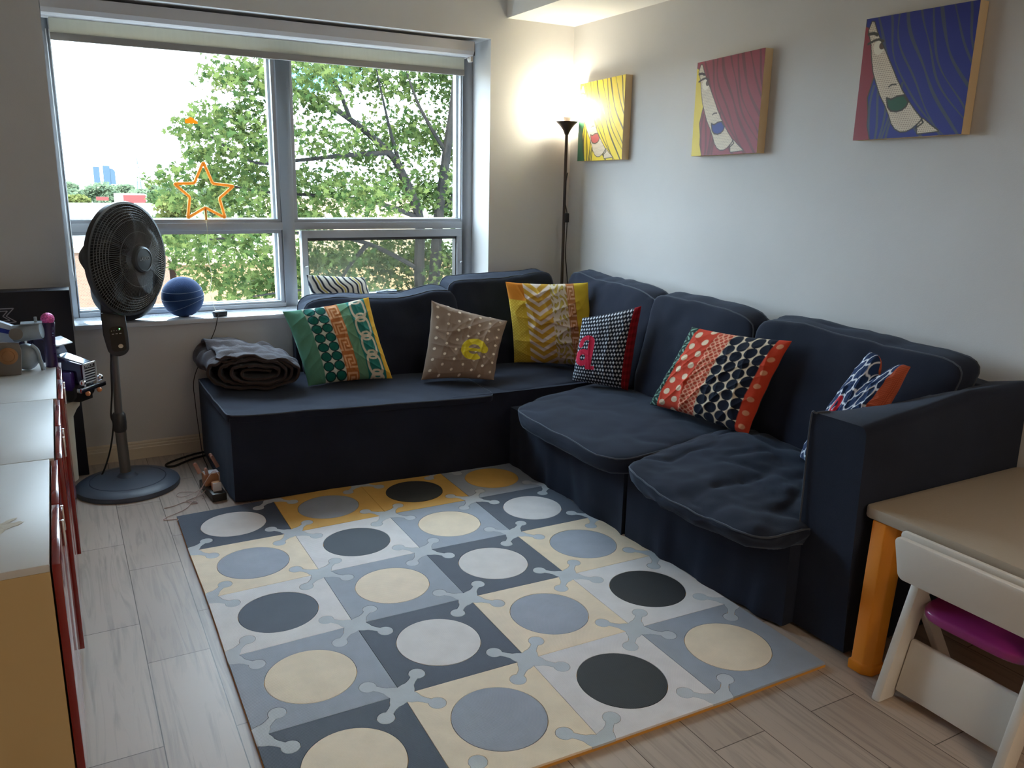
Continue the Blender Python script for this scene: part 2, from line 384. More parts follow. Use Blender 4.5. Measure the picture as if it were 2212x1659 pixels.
t.links.new(tcn.outputs['Object'], mpn.inputs[0]); t.links.new(mpn.outputs[0], wv.inputs['Vector'])
mr = t.nodes.new('ShaderNodeMapRange'); mr.inputs['To Min'].default_value = .02; mr.inputs['To Max'].default_value = .12; t.links.new(wv.outputs['Fac'], mr.inputs['Value']); t.links.new(mr.outputs[0], mx2.inputs[0])
t.links.new(d.outputs[0], mx.inputs[1]); t.links.new(tl.outputs[0], mx.inputs[2]); t.links.new(mx.outputs[0], mx2.inputs[1]); t.links.new(trn.outputs[0], mx2.inputs[2]); t.links.new(mx2.outputs[0], o_.inputs[0])
pb(G().box(JL+.035, JR-.10, 1.098, 1.0995, 2.240, 2.33), 'shade_fabric', mb, bl)
pb(G().box(JL+.035, JR-.10, 1.090, 1.108, 2.206, 2.242), 'hem_bar', mat('hem_bar_fabric', rgb(150, 146, 142), .7), bl, bevel=.004)
G_ = G().box(JR-.083, JR-.078, vy+.01, vy+.13, vz0+.005, vz1); pb(G_, 'end_bracket', m_blackp, bl)
pb(G().box(JR-.10, JR-.085, vy+.02, vy+.06, vz0-.03, vz0).ball((JR-.09, vy+.05, vz0-.012), .018), 'chain_clutch', m_whitep, bl, smooth=True)
pb(G().tube([(JL+.018, 1.12, 2.26), (JL+.02, 1.12, 1.05), (JL+.028, 1.12, .98), (JL+.036, 1.12, 1.05), (JL+.034, 1.12, 2.26)], .0022, 5), 'bead_chain', mat('chain_white', rgb(215, 218, 220), .4), bl)

# ------------------------------------------------------------------ foam mat (4 x 5 tiles)
mt_e = empty('foam_floor_mat', (.87, -1.2, 0), label='interlocking foam play mat of dotted cream, grey, white and charcoal squares', cat='play mat')
VG = {(0,0):(-.004,-.072),(0,1):(-.006,-.485),(0,2):(-.004,-.933),(0,3):(-.010,-1.372),(0,4):(-.014,-1.815),(1,1):(.432,-.488),(1,2):(.433,-.924),(1,3):(.429,-1.362),(1,4):(.430,-1.818),(2,1):(.878,-.481),(2,2):(.876,-.920),(2,3):(.872,-1.367),(2,4):(.870,-1.828),(3,1):(1.323,-.485),(3,2):(1.312,-.930),(3,3):(1.312,-1.382),(3,4):(1.305,-1.836),(2,5):(.855,-2.289),(3,5):(1.296,-2.298),(4,5):(1.746,-2.299),
(4,4):(1.757,-1.850),(4,3):(1.760,-1.392),(4,2):(1.752,-.935),(4,1):(1.765,-.483),(1,0):(.437,-.052),(2,0):(.885,-.040),(3,0):(1.33,-.034),(4,0):(1.775,-.030),(0,5):(-.018,-2.265),(1,5):(.420,-2.275)}
ZM = .016
def gmap(i, j, u, v):
    a, b, c, d = VG[(i, j)], VG[(i+1, j)], VG[(i+1, j+1)], VG[(i, j+1)]
    return tuple((a[k]*(1-u)+b[k]*u)*(1-v)+(d[k]*(1-u)+c[k]*u)*v for k in range(2))
ORD_ = 0
# corner contour of the connector inside one tile corner, in tile units, from the u axis to the v axis
def contour(off=0.0):
    s2 = math.sqrt(.5); R = .060+off; D = .262; nk = .026+off
    p = [(.095+off, 0), (.088+off, .022), (.092, .045)]
    out = []
    # neck start to blob along diagonal: coordinates (along, across)
    def dg(a, c): return ((a+c)*s2, (a-c)*s2)
    out += [(.088+off, 0.0), dg(.098, .050+off), dg(.128, nk+.006), dg(.165, nk)]
    a0 = math.asin(min(.95, nk/R))
    for k in range(0, 21):
        an = PI-a0-k*(2*PI-2*a0)/20
        out.append(dg(D+R*math.cos(an), R*math.sin(an)))
    out += [dg(.165, -nk), dg(.128, -nk-.006), dg(.098, -.050-off), (0.0, .088+off)]
    return out
CT = contour(0); CTo = contour(.0035)
def mpr(q, tc_): # local tile corner -> uv
    x, y = q
    return {0: (x, y), 1: (1-x, y), 2: (1-x, 1-y), 3: (x, 1-y)}[tc_]
def has(i, j): return 0 <= i <= 4 and 0 <= j <= 5 and (i, j) not in ((0, 0), (4, 0), (0, 5), (4, 5))
def flat_piece(outer, holes, z0, z1):
    polys = [[Vector((x, y, 0)) for x, y in outer]]+[[Vector((x, y, 0)) for x, y in h] for h in holes]
    tris = tessellate_polygon(polys); allp = [q for p in polys for q in p]; N = len(allp)
    g = G(); vs = [(q.x, q.y, z1) for q in allp]+[(q.x, q.y, z0) for q in allp]; fs = []
    for t in tris:
        A, B, C_ = [allp[i] for i in t]
        if (B-A).cross(C_-A).z < 0: t = t[::-1]
        fs.append(tuple(t))
    k = 0
    for p in polys:
        n = len(p)
        for i in range(n): fs.append((k+i, k+i+N, k+(i+1) % n+N, k+(i+1) % n))
        k += n
    return g.add(vs, fs)
pb(flat_piece([(x, y) for x, y in (VG[(0,0)], VG[(4,0)], VG[(4,1)], VG[(4,2)], VG[(4,3)], VG[(4,4)], VG[(4,5)], VG[(3,5)], VG[(2,5)], VG[(1,5)], VG[(0,5)], VG[(0,4)], VG[(0,3)], VG[(0,2)], VG[(0,1)])], [], 0, .0085), 'foam_backing', mat('foam_backing_orange', rgb(206, 148, 66), .7), mt_e)
FC = {'navy': rgb(78, 86, 102), 'char': rgb(68, 76, 88), 'white': rgb(230, 226, 226), 'grey': rgb(162, 170, 184), 'cream': rgb(244, 226, 200), 'yellow': rgb(226, 178, 92), 'black': rgb(48, 50, 54), 'conn': rgb(196, 202, 208), 'side': rgb(196, 150, 70)}  # yellow: cream foam with the sofa's shade mixed into the colour
def fmat(k, wv='X'): return mat('foam_%s_%s' % (k, wv), FC[k], .62, var=.05, vscale=14, bump=.35, bscale=25, wave=(95, wv))
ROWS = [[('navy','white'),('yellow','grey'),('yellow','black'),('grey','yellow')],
        [('cream','grey'),('white','char'),('grey','cream'),('navy','white')],
        [('white','navy'),('grey','cream'),('navy','white'),('cream','grey')],
        [('grey','cream'),('navy','white'),('cream','grey'),('white','black')],
        [('navy','cream'),('cream','grey'),('white','black'),('grey','cream')]]
corner_v = {0: (0, 0), 1: (1, 0), 2: (1, 1), 3: (0, 1)}
def edge_list(off):
    return contour(off)
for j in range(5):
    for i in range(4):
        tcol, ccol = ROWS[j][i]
        uv = []
        for c_ in range(4):
            di, dj = corner_v[c_]
            if has(i+di, j+dj):
                pts = [mpr(q, c_) for q in CTo]
                # polygon runs 0->1->2->3 ; arriving along which axis?
                if c_ in (0, 2): pts = pts[::-1]
                uv += pts
            else: uv.append(mpr((0, 0), c_))
        ins = .0022
        uv = [(min(max(u, ins), 1-ins), min(max(v, ins), 1-ins)) for u, v in uv]
        outer = [gmap(i, j, u, v) for u, v in uv]
        circ = [(.5+.3275*math.cos(2*PI*k/56), .5+.3275*math.sin(2*PI*k/56)) for k in range(56)]
        hole = [gmap(i, j, *q) for q in circ]
        wv = 'XY'[(i*3+j*2+i*j) % 2]
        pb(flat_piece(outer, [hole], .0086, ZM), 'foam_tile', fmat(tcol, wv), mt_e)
        disc = [gmap(i, j, .5+.3225*math.cos(2*PI*k/56), .5+.3225*math.sin(2*PI*k/56)) for k in range(56)]
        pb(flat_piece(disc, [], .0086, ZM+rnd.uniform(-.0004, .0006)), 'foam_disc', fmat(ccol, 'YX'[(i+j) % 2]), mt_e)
for j in range(6):
    for i in range(5):
        if not has(i, j): continue
        out = []
        # quadrants in ccw order around the vertex: (dx,dy) tile offset
        quads = [((0, 0), 0), ((-1, 0), 1), ((-1, -1), 2), ((0, -1), 3)]
        for (dx, dy), c_ in quads:
            ti, tj = i+dx, j+dy
            if 0 <= ti < 4 and 0 <= tj < 5:
                pts = [gmap(ti, tj, *mpr(q, c_)) for q in CT]
                if c_ in (1, 3): pts = pts[::-1]
                out += pts
            else: out.append(VG[(i, j)])
        o2 = []
        for q in out:
            if not o2 or (abs(q[0]-o2[-1][0])+abs(q[1]-o2[-1][1])) > 1e-5: o2.append(q)
        if abs(o2[0][0]-o2[-1][0])+abs(o2[0][1]-o2[-1][1]) < 1e-5: o2.pop()
        pb(flat_piece(o2, [], .0086, ZM-.0002), 'foam_connector', fmat('conn', 'XY'[(i+j) % 2]), mt_e)

# ------------------------------------------------------------------ sectional sofa
so = empty('sectional_sofa', (1.9, -.4, 0), label='navy slipcovered L-shaped sectional sofa along the window and picture wall', cat='sofa')
def C8(x0, x1, y0, y1, z0, z1): return [(x0, y0, z0), (x1, y0, z0), (x1, y1, z0), (x0, y1, z0), (x0, y0, z1), (x1, y0, z1), (x1, y1, z1), (x0, y1, z1)]
def sp(name, s, e=so, m=m_fab, n=26, pipes=(), ax=2, pr_=.0038):
    s.c = [c - Vector(e.location) for c in s.c]
    o = s.build(name, m, e, n=n)
    for z in pipes: s.build_seam(o, m_pipe, z, ax, r=pr_)
    return o
# skirts / bases
def skirt(pts, z1, folds=.006, thick=None, seed=0, flare=.01):
    """closed plan polygon -> wall with soft vertical folds, top closed"""
    P = []; N = len(pts)
    for i in range(N):
        a = Vector((*pts[i], 0)); b = Vector((*pts[(i+1) % N], 0)); L = (b-a).length; m_ = max(2, int(L/.025)); nrm = Vector(((b-a).y, -(b-a).x, 0)).normalized()
        for k in range(m_): P.append((a.lerp(b, k/m_), nrm, min(k, m_-k)/4))
    g = G(); rows = 10; n = len(P); vs = []
    for r in range(rows+1):
        t = r/rows
        for k, (p, nn, e) in enumerate(P):
            w_ = (1-t)*min(1, e)
            d = (noise.noise(Vector((p.x*5+seed, p.y*5, t*1.2)))*folds*2.2+noise.noise(Vector((p.x*14, p.y*14+seed, t)))*folds)*w_+flare*(1-t)*min(1, e)
            q = p+nn*d; vs.append((q.x, q.y, .012+(z1-.012)*t))
    fs = [(r*n+k, r*n+(k+1) % n, (r+1)*n+(k+1) % n, (r+1)*n+k) for r in range(rows) for k in range(n)]
    fs.append(tuple(rows*n+k for k in range(n)))
    return g.add(vs, fs)
pb(skirt([(.272, -.008), (1.74, -.095), (2.70, -.095), (2.70, .90), (.262, .90)], .432, .003, seed=3), 'chaise_base', m_fab, so, smooth=True, angle=.9)
pb(skirt([(1.745, -.085), (1.735, -1.165), (2.70, -1.165), (2.70, -.085)][::1][::-1], .345, .018, seed=8), 'seat_base', m_fab, so, smooth=True, angle=.9)
pb(skirt([(1.745, -1.180), (1.796, -2.06), (2.70, -2.06), (2.70, -1.18)][::-1][::-1], .345, .017, seed=12), 'seat_base', m_fab, so, smooth=True, angle=.9)
# skirt() needs ccw plan order for outward normals: flip meshes whose order is clockwise is handled by recalculation below
def sag_seat(a, b, amp):
    return lambda x, y, z: (amp*math.exp(-((x-a)**2*3+(y-b)**2*3)) if z > .3 else 0)
# chaise pad (one slip-covered top)
sp('chaise_seat', Soft([(.262, -.012, .412), (1.640, -.112, .392), (1.66, .62, .41), (.250, .80, .41), (.262, -.014, .452), (1.640, -.124, .430), (1.66, .62, .455), (.245, .80, .462)], k=22, bul=(0, 0, .15), wr=.0035, ws=5, seed=1), n=40, pipes=(.82,))
sp('corner_seat', Soft([(1.66, -.10, .34), (2.40, -.05, .34), (2.40, .66, .34), (1.66, .66, .34), (1.66, -.10, .435), (2.40, -.05, .450), (2.40, .66, .45), (1.66, .66, .445)], k=10, bul=(0, 0, .2), wr=.005, ws=6, seed=2), n=26)
sp('seat_cushion', Soft([(1.640, -.30, .315), (2.40, -.12, .32), (2.40, -1.17, .32), (1.650, -1.225, .315), (1.625, -.29, .425), (2.40, -.10, .455), (2.40, -1.18, .455), (1.635, -1.235, .405)], k=7, bul=(.06, .03, .30), wr=.008, ws=5, seed=5, sag=sag_seat(.2, .1, .12)), n=44, pipes=(.72, -.72))
sp('seat_cushion', Soft([(1.640, -1.285, .315), (2.40, -1.20, .32), (2.40, -2.04, .32), (1.655, -2.07, .315), (1.600, -1.275, .412), (2.40, -1.19, .465), (2.40, -2.04, .45), (1.600, -2.115, .405)], k=7, bul=(.08, .03, .42), wr=.014, ws=6.5, seed=16, sag=sag_seat(.4, -.6, .5)), n=54, pipes=(.72, -.72))
# back frames
sp('back_frame', Soft(C8(.80, 2.70, .80, .898, .30, .80), k=12, wr=.002, seed=4), n=14)
sp('back_frame', Soft(C8(2.60, 2.715, -2.24, .80, .30, .865), k=12, wr=.002, seed=5), n=14)
# back cushions
def backc(fx0, fy0_, fx1, fy1_, lean, thick, ztl, ztr, sagz, seed, zb=.43, nx=34, ext=0, kk=11):
    """front-bottom line from (fx0,fy0) to (fx1,fy1); leans away by lean, thickness thick, along normal"""
    a = Vector((fx0, fy0_, 0)); b = Vector((fx1, fy1_, 0)); d = (b-a).normalized(); nb = Vector((-d.y, d.x, 0))  # points to the back
    z = lambda v, h: Vector((v.x, v.y, h))
    c = [z(a, zb), z(b, zb), z(b+nb*(thick+.02), zb), z(a+nb*(thick+.02), zb), z(a+nb*lean, ztl), z(b+nb*lean, ztr), z(b+nb*(lean+thick*.72), ztr+.02), z(a+nb*(lean+thick*.72), ztl+.02)]
    c[5] = c[5]+d*ext; c[6] = c[6]+d*ext
    s = Soft(c, k=kk, bul=(.01, .20, .03), wr=.009, ws=5, seed=seed, sag=sagz)
    s.c = [q-Vector(so.location) for q in s.c]
    o = s.build('back_cushion', m_fab, so, n=nx)
    for y in (-.72, .72): s.build_seam(o, m_pipe, y, 1, r=.0042)
    return o
top = lambda f: (lambda x, y, z: f(x)*max(0, z) if z > 0 else 0)
backc(.800, .46, 1.735, .46, .13, .24, .885, .905, top(lambda x: -.11*math.exp(-(x-.1)**2*5)+.05*math.exp(-(x-.8)**2*14)), 21)
backc(1.70, .47, 2.44, .47, .15, .24, .955, .985, top(lambda x: -.03*math.cos(x*3)), 22)
backc(2.36, .52, 2.33, -.40, .13, .20, 1.000, .965, top(lambda x: .02*math.sin(x*5)), 23)
backc(2.33, -.385, 2.33, -1.145, .13, .20, .985, .950, top(lambda x: .03*math.cos(x*2.2)-.02), 24)
backc(2.34, -1.155, 2.36, -2.035, .13, .20, .960, .935, top(lambda x: .03*math.exp(-(x+.4)**2*4)+.01*math.sin(x*9)), 25, ext=.13)
# arm
def arm():
    xs = [1.842, 1.90, 2.0, 2.1, 2.2, 2.3, 2.4, 2.5, 2.6, 2.731]
    g = G(); vs = []; prof_n = 0
    for i, x in enumerate(xs):
        t = (x-1.842)/(2.715-1.842)
        zo = .815+.060*min(1, t*1.6); zi = .812-.012*math.sin(t*PI)+.05*max(0, t-.6)
        yo = -2.270; yi = -2.045
        ring = [(yi, .012), (yi, zi-.03)]
        for k in range(5): a = k/4*PI/2; ring.append((yi-.028+.028*math.cos(a), zi-.028+.028*math.sin(a)))
        for k in range(5): a = PI/2+k/4*PI/2; ring.append((yo+.028+.028*math.cos(a), zo-.028+.028*math.sin(a)))
        ring += [(yo, zo-.04), (yo-.006, .30), (yo-.012, .012)]
        prof_n = len(ring)
        for q in ring:
            dx = (.012 if q[1] < .3 else 0) if i == 0 else 0
            vs.append((x+dx, q[0]+nrm3((x, q[0], q[1]), 6)*.006, q[1]+nrm3((x, q[0], q[1]), 7, 3)*.005*(1 if q[1] > .5 else 0)))
    n = prof_n; fs = [(i*n+k+1, i*n+k, (i+1)*n+k, (i+1)*n+k+1) for i in range(len(xs)-1) for k in range(n-1)]
    fs.append(tuple(range(n))); fs.append(tuple((len(xs)-1)*n+k for k in range(n))[::-1])
    return g.add(vs, fs)
armo = pb(arm(), 'armrest', m_fab, so, smooth=True, angle=.9)
pp = [(1.838, -2.052, .05), (1.838, -2.052, .45), (1.838, -2.050, .78), (1.840, -2.070, .812), (1.90, -2.075, .812)]
o = pb(G().tube(smoothpath(pp, 6), .0035, 6), 'piping', m_pipe, so, smooth=True, angle=3); 
for o in list(so.children):
    bm = bmesh.new(); bm.from_mesh(o.data); bmesh.ops.recalc_face_normals(bm, faces=bm.faces); bm.to_mesh(o.data); bm.free()

# ------------------------------------------------------------------ patterns (albedo of printed cloth / paint)
def U(*c): return np.array(rgb(*c))
def put(img, mask, c): img[mask] = c
def key_pattern(u, v, n=9):
    K = ["111111111", "100000001", "101111101", "101000101", "101011101", "101010001", "101011111", "001000000", "111111111"]
    A = np.array([[int(ch) for ch in r] for r in K]); iu = np.clip((u*n).astype(int), 0, n-1) ; iv = ((v % 1)*n).astype(int) % n
    return A[iv, iu] == 1
def seg_dist(u, v, pts):
    d = np.full(u.shape, 9.)
    for (x0, y0), (x1, y1) in zip(pts[:-1], pts[1:]):
        L = (x1-x0)**2+(y1-y0)**2+1e-9; t = np.clip(((u-x0)*(x1-x0)+(v-y0)*(y1-y0))/L, 0, 1)
        d = np.minimum(d, np.hypot(u-x0-t*(x1-x0), v-y0-t*(y1-y0)))
    return d
def inpoly(u, v, P):
    ins = np.zeros(u.shape, bool); n = len(P)
    for i in range(n):
        x0, y0 = P[i]; x1, y1 = P[(i+1) % n]
        if y0 == y1: continue
        c = ((y0 > v) != (y1 > v)) & (u < (x1-x0)*(v-y0)/(y1-y0)+x0); ins ^= c
    return ins
def sample(fn, n, m, ss=2):
    """supersampled evaluation on an n x m vertex grid"""
    acc = 0
    for a in range(ss):
        for b in range(ss):
            v, u = np.meshgrid((np.arange(n)+(a+.5)/ss-.5)/(n-1), (np.arange(m)+(b+.5)/ss-.5)/(m-1), indexing='ij')
            acc = acc+fn(np.clip(u, 0, 1), np.clip(v, 0, 1))
    return acc/ss**2
def base(u, c): return np.broadcast_to(np.array(c, float), u.shape+(3,)).copy()

def pat_teal(u, v):
    I = base(u, U(92, 150, 128)); teal = U(40, 122, 116)
    m = (u > .20) & (u < .45); put(I, m, U(205, 212, 200))
    a, b = (u-.20)/.125, v*8; r = np.hypot(a % 1-.5, b % 1-.5)
    r2_ = r; put(I, m & (r2_ < .50), U(12, 48, 58)); put(I, m & (r2_ < .41), U(28, 108, 98))
    m = (u > .45) & (u < .60); put(I, m, U(222, 172, 128)); k = key_pattern((u-.45)/.15, v*4.5); put(I, m & k, U(182, 112, 62))
    m = (u > .60) & (u < .71); put(I, m, U(104, 152, 122))
    m = (u > .71) & (u < .93); put(I, m, teal)
    a, b = (u-.71)/.22, v*4.2
    for ox, oy in ((.5, .5), (.5, -.5), (.5, 1.5)):
        x = np.abs(a-ox)/.42; y = np.abs((b % 1)-oy)/.56; q = (x**3+y**3)**(1/3); put(I, m & (np.abs(q-.88) < .13), U(216, 206, 186))
    x = np.abs(a-.5)/.26; y = np.abs(((b+.5) % 1)-.5)/.24; q = (x**3+y**3)**(1/3); put(I, m & (np.abs(q-.85) < .2), U(216, 206, 186))
    put(I, u > .93, U(224, 178, 62)); return I
def pat_taupe(u, v):
    I = base(u, U(136, 116, 100)); a = u*7.2; b = v*7.2+.5*(np.floor(a) % 2); r = np.hypot((a % 1)-.5, (b % 1)-.5); put(I, r < .13, U(222, 208, 188))
    x, y = u-.60, v-.60; r = np.hypot(x*1.0, y*1.15); an = np.arctan2(-y, x)
    m = (r < .185) & (r > .085) & ~((an < -.12) & (an > -.85)); m |= (np.abs(y-.01) < .022) & (np.abs(x) < .12) & (x < .1)
    m |= np.hypot(x-.14, y+.02) < .065
    put(I, m, U(206, 186, 44)); return I
def pat_yellow(u, v):
    I = base(u, U(206, 170, 52)); n = np.sin(u*160)*np.sin(v*170); put(I, (u < .16) & (n > .3), U(222, 194, 84))
    put(I, (u < .2) & (v < .2), U(206, 128, 38))
    m = (u > .20) & (u < .52); tri = np.abs(((u-.20)/.16) % 2-1); q = (v*9+tri*1.0) % 1; put(I, m, U(200, 158, 58)); put(I, m & (q < .42), U(222, 208, 198))
    m = (u > .52) & (u < .72); put(I, m, U(222, 214, 196)); x = (u-.62)/.1; sw = np.sin(x*5+3*np.sin(v*22))*np.cos(v*34+2.5*np.sin(x*4)); put(I, m & (sw > .35), U(186, 170, 84)); put(I, m & (np.abs(sw-.35) < .12), U(168, 140, 70))
    m = (u > .72) & (u < .82); put(I, m, U(224, 186, 152)); k = key_pattern((u-.72)/.10, v*5); put(I, m & k, U(176, 116, 68))
    put(I, u > .82, U(208, 184, 58)); return I
def pat_cross(u, v):
    I = base(u, U(22, 26, 40)); a = (u/.88)*17; b = v*19; ro = np.floor(b) % 2; x = (a+.5*ro) % 1-.5; y = b % 1-.5
    m = ((np.abs(x) < .11) & (np.abs(y) < .33)) | ((np.abs(y) < .11) & (np.abs(x) < .33)); put(I, m, U(214, 220, 230))
    # red letter a
    red = U(196, 34, 66); cx, cy = .175, .60
    X, Y = (u-cx)/1.15, (v-cy)/1.15+.70
    r = np.hypot(X, (Y-.70)/.78); A = (r < .140) & (r > .050)
    A |= (np.abs(X-.115) < .048) & (Y > .50) & (Y < .83)
    r2_ = np.hypot(X-.035, (Y-.52)/.8); A |= (r2_ < .130) & (r2_ > .055) & (Y < .54)
    A |= np.hypot(X+.065, (Y-.535)) < .042; A |= (np.abs(Y-.825) < .024) & (X > .08) & (X < .22)
    put(I, A, red)
    m = u > .90; pl = .5+.25*(np.sin(v*70) > 0)+.25*(np.sin(u*160) > 0); I[m] = (U(150, 20, 34)*pl[m][:, None]); return I
def pat_dots(u, v):
    I = base(u, U(206, 70, 46))
    m = u < .10; put(I, m, U(34, 56, 52)); put(I, m & (np.sin(u*90+5*np.sin(v*30))*np.sin(v*60) > .3), U(120, 160, 142))
    a, b = (u-.10)/.12, v*7+.5*(np.floor((u-.10)/.12) % 2); put(I, (u > .10) & (u < .34) & (np.hypot(a % 1-.5, b % 1-.5) < .26), U(230, 208, 178))
    m = (u > .34) & (u < .50); put(I, m, U(192, 74, 50)); r = np.hypot(((u-.34)/.053) % 1-.5, (v*17) % 1-.5); put(I, m & (np.abs(r-.42) < .09), U(236, 172, 142))
    m = (u > .50) & (u < .90); put(I, m, U(226, 210, 184)); a = (u-.50)/.105; b = v*8.4+.5*(np.floor(a) % 2); r = np.hypot(a % 1-.5, (b % 1)-.5); put(I, m & (r < .50), U(22, 28, 44))
    m = u > .90; r = np.hypot((u-.95)/.055, ((v*7) % 1-.5)*2.4); put(I, m & (r < .45), U(226, 160, 124)); return I
def pat_lattice(u, v):
    I = base(u, U(34, 54, 92)); a = u*7; b = v*7
    m = (np.abs(((a+.11*np.sin(2*PI*b)) % 1)-.5) < .065) | (np.abs(((b+.11*np.sin(2*PI*a)) % 1)-.5) < .065); put(I, m, U(216, 222, 232))
    r = np.hypot(u-.30, v-.45); put(I, (r < .09) & (r > .045), U(206, 48, 66))
    m = u > .84; put(I, m, U(196, 96, 66)); put(I, m & ((np.sin(u*420) > .75) | (np.sin(v*420) > .75)), U(150, 66, 44)); return I
def pat_wavy(u, v):
    w0 = u*10+.40*np.sin(v*5+u*4)+.10*np.sin(v*14+u*9)-v*.9; q = w0 % 1; I = base(u, U(232, 230, 220)); put(I, q < .30, U(34, 40, 56)); put(I, (q > .30) & (q < .36), U(120, 130, 140))
    k = np.floor(w0) % 3; put(I, (q > .55) & (q < .80) & (k == 1), U(214, 196, 92)); return I

m_cloth = mat('printed_cotton', (.5, .5, .5), .88, attr='Col', sheen=.05, bump=.18, bscale=500, spec=.2)
def pillow(name, TL, TR, BR, BL, thick, fn, back, seed, label, cat='cushion', N=210, pinch=.05, wr=.010, warp=None, m=None, tk=.5, crease=1.0):
    TL, TR, BR, BL = [np.array(p, float) for p in (TL, TR, BR, BL)]
    e = empty(name, tuple((BL+BR)/2), label=label, cat=cat); off = (BL+BR)/2
    v, u = np.meshgrid(np.linspace(0, 1, N), np.linspace(0, 1, N), indexing='ij')
    x, y = u*2-1, v*2-1
    uu_ = .5+(x*(1-pinch*(1-y*y)))/2; vv_ = .5+(y*(1-pinch*(1-x*x)))/2
    if warp: uu_, vv_ = warp(uu_, vv_)
    P = ((TL*(1-uu_[..., None])+TR*uu_[..., None])*(1-vv_[..., None])+(BL*(1-uu_[..., None])+BR*uu_[..., None])*vv_[..., None])
    nf = np.cross(BL-TL, TR-TL); nf /= np.linalg.norm(nf)      # towards the viewer side
    T = (np.clip(1-np.abs(x)**2.6, 0, 1)*np.clip(1-np.abs(y)**2.6, 0, 1))**tk*thick
    T = T*(1+.18*y)
    # wrinkles
    W = np.zeros(u.shape)
    rs = np.random.RandomState(seed)
    for k in range(9):
        a = rs.uniform(0, PI); f = rs.uniform(2.0, 6.0); ph = rs.uniform(0, 6.3); dx = u*math.cos(a)+v*math.sin(a)
        W += (1-np.abs(np.sin(dx*f*PI+ph+1.3*np.sin((u*math.sin(a)-v*math.cos(a))*4+ph))))**3*rs.uniform(.3, 1)*np.exp(-((u-rs.uniform(.1, .9))**2+(v-rs.uniform(.1, .9))**2)*4)
    ed = np.minimum(1, np.minimum(1-np.abs(x), 1-np.abs(y))*9)
    W = W*wr*ed*crease
    E_ = (np.sin(u*31+seed)*.5+np.sin(v*27+seed*2)*.5)*.004*(1-ed)
    F = P+nf*(T*.5+W+E_)[..., None]-off
    col = sample(fn, N, N, 3)
    grid_mesh('front_cover', F, col, m or m_cloth, e)
    B = P-nf*(T*.5)[..., None]+nf*(E_)[..., None]-off
    grid_mesh('back_cover', B[::3, ::3] if False else B, base(u, U(*back)), m or m_cloth, e, flip=True)
    # piped seam round the border
    bd = np.concatenate([F[0, :], F[1:, -1], F[-1, -2::-1], F[-2:0:-1, 0]])[::4]
    return e

pillow('throw_pillow', (.672, .545, .845), (1.160, .545, .900), (1.222, .345, .462), (.752, .375, .458), .13, pat_teal, (228, 228, 224), 1,
       'teal patchwork throw pillow with chain and orange key bands, beside the folded blanket', crease=.8)
pillow('throw_pillow', (1.500, .43, .880), (1.965, .36, .742), (1.715, .05, .468), (1.352, .235, .464), .12, pat_taupe, (150, 132, 116), 2,
       'taupe polka dot throw pillow with a yellow letter', pinch=.06, crease=.8)
pillow('throw_pillow', (1.985, .43, .968), (2.435, .21, .972), (2.450, .08, .464), (2.045, .41, .468), .15, pat_yellow, (214, 190, 80), 3,
       'yellow chevron patchwork throw pillow in the sofa corner', crease=1.0)
pillow('throw_pillow', (2.165, -.145, .825), (2.360, -.420, .920), (2.285, -.440, .462), (2.130, -.120, .462), .14, pat_cross, (150, 24, 36), 4,
       'black throw pillow with small white crosses and a red letter a', pinch=.03, crease=.5)
pillow('throw_pillow', (2.310, -.885, .885), (2.400, -1.430, .905), (2.250, -1.370, .475), (2.190, -.745, .472), .13, pat_dots, (60, 60, 60), 5,
       'orange patchwork throw pillow with big black dots', pinch=.05, crease=.9)
def w6(u, v):
    return u, v+.14*np.exp(-((u-.52)/.16)**2)*(1-v)
pillow('throw_pillow', (2.345, -1.865, .945), (2.330, -2.055, .925), (2.09, -2.00, .49), (2.255, -1.665, .470), .14, pat_lattice, (196, 96, 66), 6,
       'navy and white lattice throw pillow with rust back, tucked behind the armrest', pinch=.0, warp=w6, crease=.8)
pillow('throw_pillow', (.935, 1.02, .985), (1.300, 1.02, .955), (1.345, .985, .790), (.950, .985, .790), .10, pat_wavy, (220, 220, 212), 7,
       'black, white and yellow wavy striped cushion on the window sill', N=120, pinch=.02, crease=.1)

# folded blanket: nested flattened coils, open end facing the room
blk = empty('folded_blanket', (.48, .60, .46), label='grey-brown fleece blanket folded on the left end of the sofa', cat='blanket')
m_bl = mat('fleece_brown', rgb(64, 54, 53), .95, sheen=.18, var=.12, vscale=30, bump=.5, bscale=180)
def blanket():
    turns = 4.3; n = 240; ny = 40; V = np.zeros((n, ny, 3))
    for i in range(n):
        t = i/(n-1); an = -2*PI*turns*t+2.2; s = 1-.82*t
        for j in range(ny):
            q = j/(ny-1); c0 = math.cos(an)
            wob = noise.noise(Vector((t*11, q*3, 1)))*.016+noise.noise(Vector((c0*2.5, q*9, 4)))*.012*(1-t)+(1-abs(noise.noise(Vector((c0*1.6+q*2.2, q*5-c0*3, 7)))*3) if 1 else 0)*.010*(1-t)
            c = math.cos(an); s_ = math.sin(an)
            x = math.copysign(abs(c)**.8, c)*(.225*s+.02)+.05*(1-s); z = math.copysign(abs(s_)**.85, s_)*(.093*s)
            x += .02*math.sin(q*5)+.07*q
            z2 = z*(1-.42*max(0, (x-.02)*3.2) if z > 0 else 1)+wob*(1+.5*(z > 0))
            V[i, j] = (x-.03-.05*q, -.24+.50*q+.015*math.sin(t*7)-(x*.35), z2+.102)
    return V
o = grid_mesh('fleece_layers', blanket(), None, m_bl, blk)
md = o.modifiers.new('thickness', 'SOLIDIFY'); md.thickness = .012; md.offset = 0

